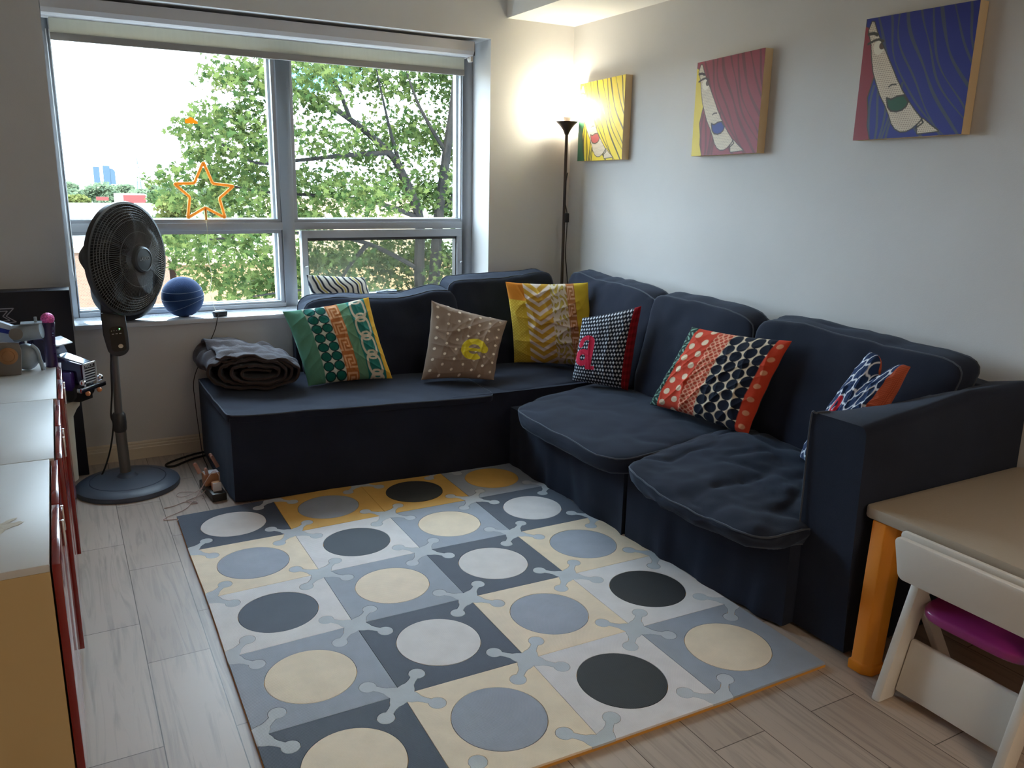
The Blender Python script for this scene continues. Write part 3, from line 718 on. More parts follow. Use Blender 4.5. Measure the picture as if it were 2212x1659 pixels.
# ------------------------------------------------------------------ pictures on the right wall
FACE = [(.06,.03),(.035,.10),(.05,.14),(.075,.20),(.10,.33),(.13,.44),(.17,.53),(.22,.63),(.29,.73),(.33,.80),(.37,.88),(.41,.925),(.46,.95),(.51,.95),(.56,.93),(.61,.89),(.64,.86),(.57,.79),(.50,.71),(.43,.62),(.37,.53),(.31,.43),(.25,.33),(.20,.25),(.155,.18),(.12,.12),(.08,.035)]
NECK = [(.655,.86),(.72,.91),(.80,.965),(.62,.975),(.61,.91)]
LIPS = [(.29,.665),(.335,.68),(.39,.66),(.45,.655),(.50,.715),(.485,.75),(.45,.775),(.40,.785),(.345,.775),(.31,.74)]
def painting_fn(hair, line, bgc, lip, dark, lw):
    def fn(u, v):
        I = base(u, U(*hair)); ln = U(*line); dk = U(*dark)
        bgb = np.interp(v, [0, .06, .08, .30, .47, .65, .78, .88, 1], [.0, .0, .045, .10, .145, .10, .125, .13, .17])
        put(I, u < bgb, U(*bgc)); put(I, np.abs(u-bgb) < .006, dk)
        for k in range(10):
            u0 = .12+.098*k; sc = .85+.08*math.sin(k*2.1)
            c = u0+sc*(.22*v+.44*v*v)+.022*np.sin(v*(5+k % 3)+k*1.7)+.008*np.sin(v*12+k)
            wd = lw*(.5+.5*np.abs(np.sin(v*5+k*1.3)))*(1.25 if k % 3 == 0 else .8)
            put(I, (np.abs(u-c) < wd) & (u > bgb), ln)
        for k in range(5):
            c = .17+.055*k+.03*np.sin(v*7+k)-.08*(v-.6); put(I, (np.abs(u-c) < lw*.8) & (v > .55) & (u > bgb), ln)
        f = inpoly(u, v, FACE) | inpoly(u, v, NECK)
        ed = np.minimum(seg_dist(u, v, FACE+[FACE[0]]), seg_dist(u, v, NECK+[NECK[0]]))
        put(I, ed < .009, dk); put(I, f, U(226, 212, 190))
        a, b = u*62, v*62; put(I, f & (np.hypot((a+.5*(np.floor(b) % 2)) % 1-.5, b % 1-.5) < .27), U(128, 104, 92))
        l = inpoly(u, v, LIPS); put(I, l, U(*lip)); put(I, seg_dist(u, v, LIPS+[LIPS[0]]) < .007, dk)
        e1 = (np.hypot((u-.155)/.052, (v-.245)/.058) < 1) & f; put(I, e1, U(232, 224, 206)); put(I, e1 & (np.hypot(u-.187, v-.235) < .030), U(92, 66, 56))
        put(I, seg_dist(u, v, [(.045, .205), (.10, .185), (.15, .180), (.19, .20)]) < .010, dk)
        put(I, seg_dist(u, v, [(.04, .125), (.09, .125), (.125, .14)]) < .013, dk)
        put(I, seg_dist(u, v, [(.30, .575), (.325, .560), (.365, .562)]) < .006, dk)
        put(I, seg_dist(u, v, [(.64, .86), (.66, .89), (.60, .93)]) < .007, dk)
        return I
    return fn
m_paint = mat('acrylic_paint', (.5, .5, .5), .55, attr='Col', bump=.1, bscale=200)
m_canvas = mat('raw_canvas_edge', rgb(226, 200, 160), .8, bump=.2, bscale=400)
def picture(yf, yn, z0f, z1f, z0n, z1n, fn, label, N=230):
    """canvas box on the x=XW wall, far edge y=yf, near edge y=yn"""
    e = empty('canvas_painting', (XW, (yf+yn)/2, (z0f+z1f)/2), label=label, cat='painting', group=None)
    xf = XW-.052
    c = [(xf, yf, z0f), (xf, yn, z0n), (XW-.002, yn, z0n), (XW-.002, yf, z0f), (xf, yf, z1f), (xf, yn, z1n), (XW-.002, yn, z1n), (XW-.002, yf, z1f)]
    pb(G().hexa(c), 'stretched_canvas', m_canvas, e)
    v, u = np.meshgrid(np.linspace(0, 1, N), np.linspace(0, 1, N), indexing='ij')
    V = np.zeros((N, N, 3)); V[..., 0] = xf-.0012; V[..., 1] = yf+(yn-yf)*u
    V[..., 2] = (z1f*(1-v)+z0f*v)*(1-u)+(z1n*(1-v)+z0n*v)*u
    V -= np.array([XW, (yf+yn)/2, (z0f+z1f)/2])
    grid_mesh('painted_front', V, sample(fn, N, N, 3), m_paint, e)
picture(.752, .265, 1.695, 2.172, 1.700, 2.186, painting_fn((232, 206, 52), (74, 66, 26), (30, 92, 58), (176, 68, 66), (60, 52, 32), .0125), 'canvas painting of a half-hidden face with yellow hair, nearest the lamp')
picture(-.365, -.842, 1.708, 2.181, 1.716, 2.198, painting_fn((142, 40, 58), (104, 26, 40), (226, 200, 62), (24, 48, 140), (58, 34, 36), .018), 'canvas painting of a half-hidden face with dark red hair and blue lips', 210)
picture(-1.400, -1.890, 1.756, 2.240, 1.764, 2.234, painting_fn((22, 34, 132), (66, 74, 104), (142, 38, 54), (28, 82, 54), (62, 54, 44), .0135), 'canvas painting of a half-hidden face with blue hair and green lips', 250)

# ------------------------------------------------------------------ floor lamp in the corner
lx, ly = 2.618, .79
la = empty('torchiere_floor_lamp', (lx, ly, 0), label='thin black torchiere floor lamp glowing in the room corner', cat='lamp')
m_bronze = mat('lamp_bronze', rgb(62, 50, 44), .45, .3)
pb(G().lathe([(.0, .0), (.11, .0), (.11, .018), (.03, .03), (.012, .05)], m=Matrix.Translation((lx, ly, 0))), 'base', m_bronze, la, smooth=True)
pb(G().tube([(lx, ly, .03), (lx-.004, ly, 1.9)], .0105, 12), 'pole', m_bronze, la, smooth=True)
T_ = Matrix.Translation((lx-.004, ly, 1.86))
pb(G().lathe([(.013, 0), (.016, .01), (.026, .03), (.045, .055), (.070, .078), (.072, .082), (.068, .082), (.042, .058), (.02, .03), (.0, .02)], m=T_), 'lamp_cup', m_bronze, la, smooth=True)
pb(G().lathe([(.017, .03), (.017, .085), (.022, .092), (.026, .11), (.0, .112)], m=T_), 'socket', m_whitep, la, smooth=True)
mbulb = mat('lit_bulb', (1, 1, 1), .5, emis=(1, .93, .72), es=60)
pb(G().ball((lx-.004, ly, 2.02), .044, 20, 16, (1, 1, 1.15)), 'light_bulb', mbulb, la, smooth=True)
pl_d = bpy.data.lights.new('bulb_light', 'POINT'); pl = bpy.data.objects.new('bulb_light', pl_d); COL.objects.link(pl); pl.location = (lx-.004, ly, 2.02); pl_d.energy = 4.2; pl_d.color = (1, .90, .66); pl_d.shadow_soft_size = .045
pl.parent = None
pb(G().tube(smoothpath([(lx+.012, ly-.004, 1.62), (lx-.010, ly-.02, 1.55), (lx-.014, ly-.02, 1.45), (lx+.010, ly-.02, 1.33), (lx+.012, ly-.01, 1.1), (lx+.03, ly, 1.0), (lx+.05, ly, .8), (lx+.06, ly+.03, .3)], 8), .0035, 6), 'power_cord', m_rubber, la, smooth=True)
pb(G().box(lx-.006, lx+.022, ly-.028, ly-.008, 1.30, 1.36), 'inline_switch', m_rubber, la, bevel=.004)

# ------------------------------------------------------------------ pedestal fan
fx, fy = -.178, .500
fan = empty('pedestal_fan', (fx, fy, 0), label='dark grey pedestal fan standing in front of the window', cat='fan')
Tf = Matrix.Translation((fx+.012, fy-.02, 0))
m_fbase = mat('fan_base_plastic', rgb(70, 80, 98), .45, bump=.06, bscale=200)
pb(G().lathe([(.244, .0), (.247, .012), (.243, .024), (.225, .036), (.182, .043), (.180, .040), (.176, .044), (.10, .054), (.05, .060), (.035, .075), (.0, .075)], 64, Tf), 'base', m_fbase, fan, smooth=True)
m_pole = mat('fan_pole_grey', rgb(104, 102, 100), .4, .2)
pb(G().tube([(fx+.005, fy, .06), (fx, fy, .34)], .026, 20), 'outer_pole', m_pole, fan, smooth=True)
pb(G().lathe([(.026, .0), (.031, .01), (.033, .05), (.031, .09), (.024, .10), (.0, .10)], 20, Matrix.Translation((fx, fy, .29))), 'height_collar', m_darkp, fan, smooth=True)
pb(G().tube([(fx, fy, .36), (fx+.008, fy, .84)], .0185, 16), 'inner_pole', m_pole, fan, smooth=True)
# control box facing the camera
cb = Matrix.Translation((fx+.022, fy-.035, .800)) @ Matrix.Rotation(-.05, 4, 'Y') @ Matrix.Diagonal((.80, .85, .72, 1))
def rbox(w, h, r, n=6, top=None):
    P = []
    for cx, cz, a0 in ((w-r, h-r, 0), (-w+r, h-r, PI/2), (-w+r, -h+r, PI), (w-r, -h+r, 1.5*PI)):
        for k in range(n+1): a = a0+k/n*PI/2; P.append((cx+r*math.cos(a), cz+r*math.sin(a)))
    return P
shape = [(.064, .13), (-.066, .15), (-.072, .0), (-.064, -.08)]+[(.0-.062*math.cos(a), -.095-.062*math.sin(a)) for a in [k*PI/10 for k in range(1, 10)]]+[(.062, -.08), (.066, .0)]
g = G().prism(shape, (0, 0, 0), (1, 0, 0), (0, 0, 1), .035); g.v = [tuple(cb @ Vector(q)) for q in g.v]
ctl = pb(g, 'control_box', m_darkp, fan, bevel=.008)
g = G().prism(rbox(.040, .085, .022), (.004, -.0362, -.035), (1, 0, 0), (0, 0, 1), .0012); g.v = [tuple(cb @ Vector(q)) for q in g.v]
pnl = pb(g, 'control_panel', mat('gloss_black', (.006, .006, .007), .15), fan)
g = G().lathe([(0, 0), (.014, 0), (.014, .003), (0, .004)], 20, cb @ Matrix.Translation((.014, -.0375, -.085)) @ Matrix.Rotation(PI/2, 4, 'X')); pb(g, 'dial_button', mat('silver_button', rgb(200, 195, 180), .3, .6), fan)
g = G(); 
for k in range(3): g.box(-.024+k*.02, -.012+k*.02, -.0385, -.0375, .0, .004)
for k in range(4): g.box(-.026+k*.014, -.022+k*.014, -.0385, -.0375, .022, .025)
g.v = [tuple(cb @ Vector(q)) for q in g.v]; pb(g, 'button_marks', mat('white_print', rgb(190, 195, 200), .5), fan)
g = G().box(.018, .024, -.039, -.0375, .030, .036); g.v = [tuple(cb @ Vector(q)) for q in g.v]; pb(g, 'power_led', mat('green_led', (.05, .8, .1), .5, emis=(.1, 1, .15), es=3), fan)
# head
hc = Vector((-.078, .425, 1.160)); axd = Vector((.735, -.678, .01)).normalized()
Q = axd.to_track_quat('Z', 'Y').to_matrix().to_4x4(); H = Matrix.Translation(hc) @ Q
R = .262
m_wire = mat('fan_wire', (.10, .105, .115), .35)
def dome(rn, depth, z0): return lambda r: z0+depth*(1-(r/rn)**2.4)
def grille(depth, sgn, z0, nr=116, swirl=.16, rings=(.075, .13, .185, .197, .209, .221, .233, .245)):
    g = G(); d = dome(R, depth, z0)
    for k in range(nr):
        pts = []
        for i in range(9):
            r = .052+(R-.052)*i/8; a = 2*PI*k/nr+swirl*(i/8)**2
            pts.append(H @ Vector((r*math.cos(a), r*math.sin(a), sgn*d(r))))
        g.tube(pts, .0015, 4, caps=False)
    for r in rings:
        g.tube([H @ Vector((r*math.cos(2*PI*i/64), r*math.sin(2*PI*i/64), sgn*d(r)*.99)) for i in range(64)], .0016, 5, closed=True)
    return g
pb(grille(.070, 1, .010), 'front_grille', m_wire, fan, smooth=True)
pb(grille(.085, -1, .010, 84, -.2, (.09, .15, .20, .215, .23, .245)), 'rear_grille', m_wire, fan, smooth=True)
pb(G().lathe([(R-.004, -.014), (R+.007, -.012), (R+.009, 0), (R+.007, .012), (R-.004, .014), (R-.004, -.014)], 72, H), 'grille_rim', m_darkp, fan, smooth=True)
hub = pb(G().lathe([(.058, .068), (.064, .080), (.060, .092), (.052, .097), (.050, .094), (0, .097)], 36, H), 'hub_badge', mat('hub_grey', rgb(66, 72, 78), .35, .2), fan, smooth=True)
def text(body, size, mtx, m, parent, name='lettering', extrude=.0006, bold=None, align='CENTER'):
    cu = bpy.data.curves.new(name, 'FONT'); cu.body = body; cu.size = size; cu.extrude = extrude; cu.align_x = align; cu.align_y = 'CENTER'
    o = bpy.data.objects.new(name, cu); COL.objects.link(o)
    dg = bpy.context.evaluated_depsgraph_get(); me = bpy.data.meshes.new_from_object(o.evaluated_get(dg)); bpy.data.objects.remove(o)
    o = bpy.data.objects.new(name, me); COL.objects.link(o); me.materials.clear(); me.materials.append(m); o.parent = parent
    e = parent
    while e.parent: e = e.parent
    me.transform(Matrix.Rotation(-e.rotation_euler.z, 4, 'Z') @ Matrix.Translation(-e.location) @ mtx); return o
upv = (Vector((0, 0, 1))-axd*axd.z).normalized(); rgt = upv.cross(axd)
Mt = Matrix(((rgt.x, upv.x, axd.x, 0), (rgt.y, upv.y, axd.y, 0), (rgt.z, upv.z, axd.z, 0), (0, 0, 0, 1)))
text('LASKO', .023, Matrix.Translation(hc+axd*.0972+upv*.004) @ Mt, mat('badge_print', rgb(150, 155, 160), .4), hub)
# blades
gb = G()
for k in range(5):
    a0 = 2*PI*k/5+.3; vs = []; n = 10; m2 = 8
    for i in range(n+1):
        r = .045+.180*i/n
        for j in range(m2+1):
            w_ = (.52+.34*math.sin(PI*(i/n)*.8))*(j/m2-.5)
            a = a0+w_*1.25+.35*(i/n); z = .035*(j/m2-.5)*-1.5
            vs.append(H @ Vector((r*math.cos(a), r*math.sin(a), z)))
    gb.add(vs, [(i*(m2+1)+j, (i+1)*(m2+1)+j, (i+1)*(m2+1)+j+1, i*(m2+1)+j+1) for i in range(n) for j in range(m2)])
o = pb(gb, 'fan_blades', mat('blade_plastic', (.018, .019, .022), .35), fan, smooth=True, angle=3); md = o.modifiers.new('t', 'SOLIDIFY'); md.thickness = .003
pb(G().lathe([(0, .03), (.045, .03), (.048, 0), (.048, -.04), (0, -.04)], 24, H), 'blade_hub', m_darkp, fan, smooth=True)
pb(G().lathe([(.0, -.24), (.045, -.235), (.075, -.20), (.082, -.15), (.080, -.09), (.0, -.09)], 28, H), 'motor_housing', m_darkp, fan, smooth=True)
pb(G().tube([H @ Vector((0, 0, -.15)), Vector((fx+.01, fy+.0, 1.02)), Vector((fx+.008, fy-.01, .86))], [.04, .04, .045], 16), 'neck', m_darkp, fan, smooth=True)
pb(G().tube(smoothpath([(fx-.002, fy-.03, .72), (fx-.014, fy-.032, .64), (fx-.022, fy-.026, .50), (fx-.035, fy, .38), (fx-.03, fy, .32), (fx-.06, fy+.03, .17), (fx-.11, fy+.10, .03), (fx-.16, fy+.16, .006)], 8), .0042, 6), 'power_cord', m_rubber, fan, smooth=True)

# ------------------------------------------------------------------ balls, charger, star on the sill / window
e = empty('basketball', (.228, .965+.06, ZS), label='dark blue basketball sitting on the window sill', cat='ball')
bc = Vector((.228, 1.02, ZS+.112))
def balln(c, r, flat=0):
    g = G().ball(c, r, 40, 30)
    return g
pb(balln(bc, .113), 'ball_shell', mat('blue_rubber', rgb(34, 62, 108), .75, bump=.35, bscale=260, spec=.3), e, smooth=True)
m_seam = mat('seam_grey', rgb(118, 138, 168), .6)
g = G()
g.tube([bc+.1135*Vector((math.cos(a)*.93+.0, math.sin(a)*.93, math.sin(a*1+.6)*.10+.36)).normalized() for a in [2*PI*i/64 for i in range(64)]], .0014, 5, closed=True)
g.tube([bc+.1135*Vector((math.cos(a), math.sin(a), math.cos(a-.3)*.13)).normalized() for a in [2*PI*i/64 for i in range(64)]], .0014, 5, closed=True)
g.tube([bc+.1135*Vector((math.cos(a)*.9, math.sin(a)*.9, math.cos(a+.3)*.45-.50)).normalized() for a in [2*PI*i/64 for i in range(64)]], .0014, 5, closed=True)
pb(g, 'ball_seams', m_seam, e, smooth=True, angle=3)
e = empty('exercise_ball', (-.068, 1.02, ZS), label='large black ball on the sill behind the fan head', cat='ball')
pb(G().ball((-.068, .995, ZS+.165), .166, 48, 36), 'ball_shell', mat('black_ball_vinyl', rgb(22, 30, 42), .6), e, smooth=True)
e = empty('power_adapter', (.41, .955, ZS), label='small black power adapter on the sill front edge', cat='adapter')
Ma = Matrix.Translation((.412, .95, ZS)) @ Matrix.Rotation(.35, 4, 'Z')
pb(G().box(-.036, .036, -.022, .022, .001, .030, Ma), 'housing', m_blackp, e, bevel=.004)
pb(G().box(-.025, .03, -.012, .016, .030, .033, Ma), 'contact_block', mat('grey_contact', rgb(170, 176, 180), .4, .3), e)
pb(G().tube(smoothpath([(.405, .93, .79), (.39, .900, .775), (.365, .885, .70), (.300, .872, .58), (.236, .87, .44), (.232, .86, .30), (.238, .84, .14), (.238, .76, .02), (.236, .60, .008), (.216, .42, .02)], 8), .0022, 6), 'power_cord', m_rubber, e, smooth=True)
# neon star
st_e = empty('neon_star_light', (.405, 1.165, 1.30), label='orange star-shaped neon tube light stuck on the left window pane', cat='light')
def starpts(cx, cz, pts): return [(cx+a, 1.160, cz+b) for a, b in pts]
SP = [(.410, 1.630), (.453, 1.512), (.568, 1.500), (.484, 1.430), (.510, 1.318), (.4035, 1.377), (.304, 1.318), (.324, 1.436), (.245, 1.508), (.352, 1.512)]
pts = []
for i in range(10):
    a = Vector((*SP[i-1], 0)); b = Vector((*SP[i], 0)); c = Vector((*SP[(i+1) % 10], 0)); r = .010
    p0 = b+(a-b).normalized()*r; p2 = b+(c-b).normalized()*r
    for k in range(5): t = k/4; q = p0*(1-t)**2+b*2*t*(1-t)+p2*t*t; pts.append((q.x, 1.158, q.y))
pb(G().tube(pts, .0088, 10, closed=True), 'neon_tube', transl('orange_silicone', rgb(232, 176, 92), .45), st_e, smooth=True, angle=3)
pb(G().tube([(.404, 1.158, 1.377), (.404, 1.158, 1.305)], .007, 8), 'stem', mat('orange_stem', rgb(240, 170, 60), .4), st_e, smooth=True)
pb(G().tube(smoothpath([(.404, 1.15, 1.305), (.400, 1.12, 1.24), (.402, 1.15, 1.1), (.408, 1.13, .98), (.39, 1.10, .90), (.398, 1.06, .82), (.403, 1.0, .782)], 8), .0013, 5), 'thin_cable', mat('clear_cable', rgb(200, 196, 170), .4), st_e, smooth=True)
stk = G().prism([(-.034, -.018), (.034, -.018), (.034, -.008), (.018, .004), (.008, .014), (-.006, .018), (-.016, .008), (-.034, .006)], (.375, 1.2570, 1.86), (1, 0, 0), (0, 0, 1), .001)
stk.build('window_sticker', transl('orange_sticker', rgb(196, 140, 60), .8), None, label='small orange sticker high on the left window pane', cat='sticker')

# ------------------------------------------------------------------ cords and power strip on the floor
ps = empty('power_strip', (.235, .17, 0), label='black power strip with plugged-in chargers at the sofa foot', cat='power strip')
Mp = Matrix.Translation((.200, .19, 0)) @ Matrix.Rotation(.10, 4, 'Z')
pb(G().box(-.035, .035, -.125, .125, .001, .042, Mp), 'strip_body', m_blackp, ps, bevel=.005)
m_peach = mat('beige_plug', rgb(214, 160, 112), .5); m_wplug = mat('white_plug', rgb(206, 206, 212), .4)
pb(G().box(-.018, .020, -.085, -.045, .042, .082, Mp), 'charger_plug', m_peach, ps, bevel=.004)
pb(G().box(-.020, .022, -.087, -.080, .040, .085, Mp), 'charger_cap', m_wplug, ps, bevel=.003)
pb(G().box(-.036, .040, .0, .058, .042, .105, Mp), 'white_adapter', mat('tan_adapter', rgb(176, 128, 96), .5), ps, bevel=.004)
pb(G().box(-.030, .036, .006, .054, .1052, .1075, Mp), 'adapter_top', m_wplug, ps)
for a, b, c in (((-.045, .05, .10), (-.060, .07, .145), .011), ((-.020, .01, .10), (-.028, .0, .135), .009), ((.050, .07, .11), (.028, .09, .165), .010), ((.028, .09, .160), (.024, .10, .172), .010)):
    pb(G().tube([Mp @ Vector(a), Mp @ Vector(b)], [c, c*.9], 10).ball(Mp @ Vector(b), c*.9, 10, 8), 'cord_plug', mat('pink_beige', rgb(178, 138, 124), .6), ps, smooth=True)
def cable(name, pts, r, m, label, **kw):
    return G().tube(smoothpath(pts, 8), r, 6).build(name, m, None, smooth=True, angle=3, label=label, cat='cable', **kw)
wc = mat('white_cable', rgb(196, 176, 172), .5)
cable('charging_cable', [(.222, .115, .088), (.222, .120, .120), (.205, .16, .128), (.170, .16, .09), (.12, .13, .03), (.085, .10, .006), (.055, .045, .004), (.02, .01, .004), (-.045, -.035, .004), (-.055, -.06, .004), (-.01, -.078, .004), (.008, -.088, .004), (.0, -.11, .014), (-.008, -.125, .016)], .0022, wc, 'white charging cable winding from the power strip to the mat corner')
cable('charging_cable', [(.185, .19, .05), (.15, .19, .01), (.11, .165, .005), (.08, .15, .004), (.065, .12, .012), (.085, .09, .004), (.11, .085, .004), (.10, .11, .006), (.05, .125, .004), (.01, .10, .004), (-.04, .085, .004)], .0022, wc, 'white looped cable tangled beside the fan base')
cable('charging_cable', [(.19, .22, .04), (.14, .24, .01), (.09, .215, .004), (.06, .20, .004), (.035, .22, .004), (.04, .26, .004), (.07, .27, .004), (.12, .24, .004), (.155, .17, .004), (.14, .13, .004)], .0016, wc, 'thin pale cable curled behind the tangled one')
cable('extension_cord', [(.27, .86, .008), (.20, .84, .008), (.10, .78, .008), (.045, .73, .008), (.04, .69, .008), (.08, .68, .008), (.13, .72, .008), (.20, .765, .010), (.28, .79, .010)], .006, m_rubber, 'black extension cord looping along the baseboard')

# ------------------------------------------------------------------ cabinets on the left with red doors
m_top = mat('cabinet_white', rgb(205, 205, 205), .38, var=.03, vscale=5)
m_end = mat('cabinet_cream_side_shaded', rgb(200, 172, 124), .5)  # cream panel turned tan: shade and warm lamplight baked into the colour
m_red = mat('red_gloss_door', rgb(128, 18, 14), .18, coat=.5)
CX, CZ = -.428, .72
cab_lab = ['white cabinet with red doors nearest the window, toys standing on it', 'white cabinet with red doors in the middle of the row', 'white cabinet with red doors nearest the camera, with a scuffed top']
for k, (ya, yb) in enumerate(((-.442, .262), (-1.202, -.446), (-1.980, -1.206))):
    sh = -.012*k*1.0; x1 = CX+sh+.004; x0 = x1-.60
    e = empty('storage_cabinet', (x1-.3, (ya+yb)/2, 0), label=cab_lab[k], cat='cabinet')
    pb(G().box(x0, x1, ya, yb, .06, CZ-.018).box(x0+.03, x1-.04, ya+.02, yb-.02, 0, .06), 'carcass', m_end if k == 2 else m_top, e)
    pb(G().box(x0, x1, ya, yb, CZ-.018, CZ), 'top_panel', m_top, e, bevel=.0015)
    for q in range(2):
        y0, y1 = ya+.003+q*(yb-ya)/2, ya+(q+1)*(yb-ya)/2-.003
        dd = pb(G().box(x1+.004, x1+.022, y0, y1, .07, CZ-.004), 'door', m_red, e, bevel=.002)
        yh = y1-.05 if q == 0 else y0+.05
        pb(G().box(x1+.022, x1+.030, yh-.006, yh+.006, CZ-.10, CZ-.03), 'handle', m_chrome, e, bevel=.002).parent = dd
scuff = mat('scuff_mark', rgb(214, 208, 194), .7)
g = G(); r_ = random.Random(3)
for k in range(26):
    t = k/25; cx, cy = -.60+.075*t+r_.uniform(-.01, .01), -1.79+.10*t+r_.uniform(-.02, .02); L = r_.uniform(.012, .03); a = r_.uniform(.2, .9); P = []
    for i in range(9): b = 2*PI*i/9; rr_ = r_.uniform(.7, 1.1); P.append((L*math.cos(b)*rr_, L*.35*math.sin(b)*rr_))
    ca, sa = math.cos(a), math.sin(a)
    g.prism([(p[0]*ca-p[1]*sa, p[0]*sa+p[1]*ca) for p in P], (cx, cy, CZ+.0001+k*.00003), (1, 0, 0), (0, 1, 0), .0003)
o = g.build('scuff_marks', scuff, None)
cabs = [o2 for o2 in COL.objects if o2.name.startswith('storage_cabinet')]
o.parent = cabs[-1]; o.data.transform(Matrix.Translation(-cabs[-1].location))
def abox(x, y, z, w_, d_, h_, rz=0, rx=0, ry=0):
    M_ = Matrix.Translation((x, y, z)) @ Matrix.Rotation(rz, 4, 'Z') @ Matrix.Rotation(ry, 4, 'Y') @ Matrix.Rotation(rx, 4, 'X')
    return G().box(-w_/2, w_/2, -d_/2, d_/2, -h_/2, h_/2, M_)

# tall black carton against the wall
bx_ = empty('black_carton', (-.62, .81, 0), label='tall black cardboard carton with outlined lettering against the window wall', cat='box')
m_cart = mat('black_card', rgb(22, 26, 38), .5, spec=.3, var=.1, vscale=4)
pb(G().box(-1.10, -.335, .745, .875, .002, .985), 'carton_body', m_cart, bx_, bevel=.004)
m_lg = mat('grey_print', rgb(150, 145, 150), .5)
g = G()
for a, b in (((-.64, .905), (-.583, .905)), ((-.583, .905), (-.618, .868)), ((-.618, .868), (-.578, .838)), ((-.578, .838), (-.66, .832)), ((-.64, .905), (-.66, .912)), ((-.66, .893), (-.610, .893)), ((-.610, .893), (-.632, .868)), ((-.632, .868), (-.604, .846)), ((-.604, .846), (-.66, .843))):
    d = Vector((b[0]-a[0], 0, b[1]-a[1])); nn = Vector((-d.z, 0, d.x)).normalized()*.0022; A = Vector((a[0], .7445, a[1])); B = Vector((b[0], .7445, b[1]))
    g.hexa([A-nn, B-nn, B-nn+Vector((0, .001, 0)), A-nn+Vector((0, .001, 0)), A+nn, B+nn, B+nn+Vector((0, .001, 0)), A+nn+Vector((0, .001, 0))])
pb(g, 'outlined_logo', m_lg, bx_)
g = G(); r_ = random.Random(5); x = -.560
for k in range(11):
    L = r_.choice([.003, .008, .012]); g.box(x, x+L, .79, .794, .9855, .9858); x += L+.004
pb(g, 'top_print', m_lg, bx_)

# white round-rimmed bin carrying the truck
wb = empty('white_bin', (-.45, .47, 0), label='white round-rimmed storage bin under the toy truck', cat='bin')
pb(G().lathe([(.05, .0), (.052, .06), (.085, .08), (.092, .40), (.112, .44), (.125, .455), (.128, .475), (.124, .490), (.118, .492), (.0, .492)], 40, Matrix.Translation((-.470, .485, 0))), 'bin_body', mat('bin_cream', rgb(214, 208, 192), .35), wb, smooth=True)

# toy truck
tk = empty('toy_truck', (-.321, .400, .553), -.69, label='purple and black toy truck with chrome grille on the white bin', cat='toy truck')
m_purp = mat('purple_gloss', rgb(58, 30, 110), .18, .25, coat=.6); m_dblue = mat('dark_blue_gloss', rgb(22, 26, 70), .18, .2, coat=.6)
def tb(g, name, m, par=tk, **kw): return g.build(name, m, par, **kw)
# local coords: +x forward of truck, origin under the grille
tb(G().hexa([(-.11, -.05, .03), (.035, -.042, .03), (.035, .042, .03), (-.11, .05, .03), (-.11, -.052, .160), (.035, -.042, .125), (.035, .042, .125), (-.11, .052, .160)]), 'hood', m_dblue, bevel=.008)
tb(G().hexa([(-.10, -.038, .158), (.03, -.03, .126), (.03, .03, .126), (-.10, .038, .158), (-.10, -.034, .164), (.03, -.027, .131), (.03, .027, .131), (-.10, .034, .164)]), 'hood_panel', mat('silver_hood', rgb(170, 186, 205), .12, .8))
fender = tb(G().box(-.09, .0, -.078, -.045, .0, .095), 'fender', m_purp, bevel=.012); tb(G().box(-.09, .0, .045, .078, .0, .095), 'fender', m_purp, bevel=.012)
gr = tb(G().box(.034, .040, -.040, .040, .030, .126), 'grille', mat('grille_dark', (.02, .025, .05), .3), bevel=.002)
g = G()
for k in range(6): g.box(.040, .0435, -.036, .036, .035+k*.0125, .0395+k*.0125)
g.box(.039, .046, -.044, -.039, .024, .130).box(.039, .046, .039, .044, .024, .130).box(.039, .046, -.044, .044, .122, .130); tb(g, 'grille_bars', mat('bright_trim', rgb(215, 222, 232), .3, .2), gr)
Mx = Matrix(((0, 0, 1, 0), (1, 0, 0, 0), (0, 1, 0, 0), (0, 0, 0, 1)))
def ltext(body, size, loc, m, par):
    cu = bpy.data.curves.new('lettering', 'FONT'); cu.body = body; cu.size = size; cu.extrude = .0006; cu.align_x = 'CENTER'; cu.align_y = 'CENTER'
    o = bpy.data.objects.new('tmp', cu); COL.objects.link(o); dg = bpy.context.evaluated_depsgraph_get(); me = bpy.data.meshes.new_from_object(o.evaluated_get(dg)); bpy.data.objects.remove(o)
    me.transform(Matrix.Translation(loc) @ Mx); me.materials.clear(); me.materials.append(m); o = bpy.data.objects.new('lettering', me); COL.objects.link(o); o.parent = par
ltext('MACK', .021, (.0415, 0, .1135), mat('bright_trim', (1, 1, 1)), gr)
tb(G().box(.030, .058, -.088, .088, -.002, .022), 'bumper', m_chrome, bevel=.006)
for s in (-1, 1):
    hl = tb(G().ball((.045, s*.060, .045), .016, 16, 12), 'headlight', m_chrome, smooth=True)
    tb(G().ball((.052, s*.040, -.012), .012, 12, 10), 'fog_light', mat('amber_lens', rgb(220, 150, 100), .25), smooth=True)
    tb(G().lathe([(.0, -.018), (.040, -.018), (.046, -.01), (.046, .01), (.040, .018), (0, .018)], 24, Matrix.Translation((-.035, s*.052, -.008)) @ Matrix.Rotation(PI/2, 4, 'X')), 'wheel', m_rubber, smooth=True)
cabn = tb(G().hexa([(-.22, -.058, .03), (-.11, -.055, .03), (-.11, .055, .03), (-.22, .058, .03), (-.22, -.054, .245), (-.135, -.050, .235), (-.135, .050, .235), (-.22, .054, .245)]), 'cab', m_dblue, bevel=.008)
tb(G().hexa([(-.108, -.045, .165), (-.104, -.045, .165), (-.104, .045, .165), (-.108, .045, .165), (-.136, -.042, .225), (-.130, -.042, .225), (-.130, .042, .225), (-.136, .042, .225)]), 'windscreen', mat('smoked_glass', rgb(60, 72, 96), .08), cabn)
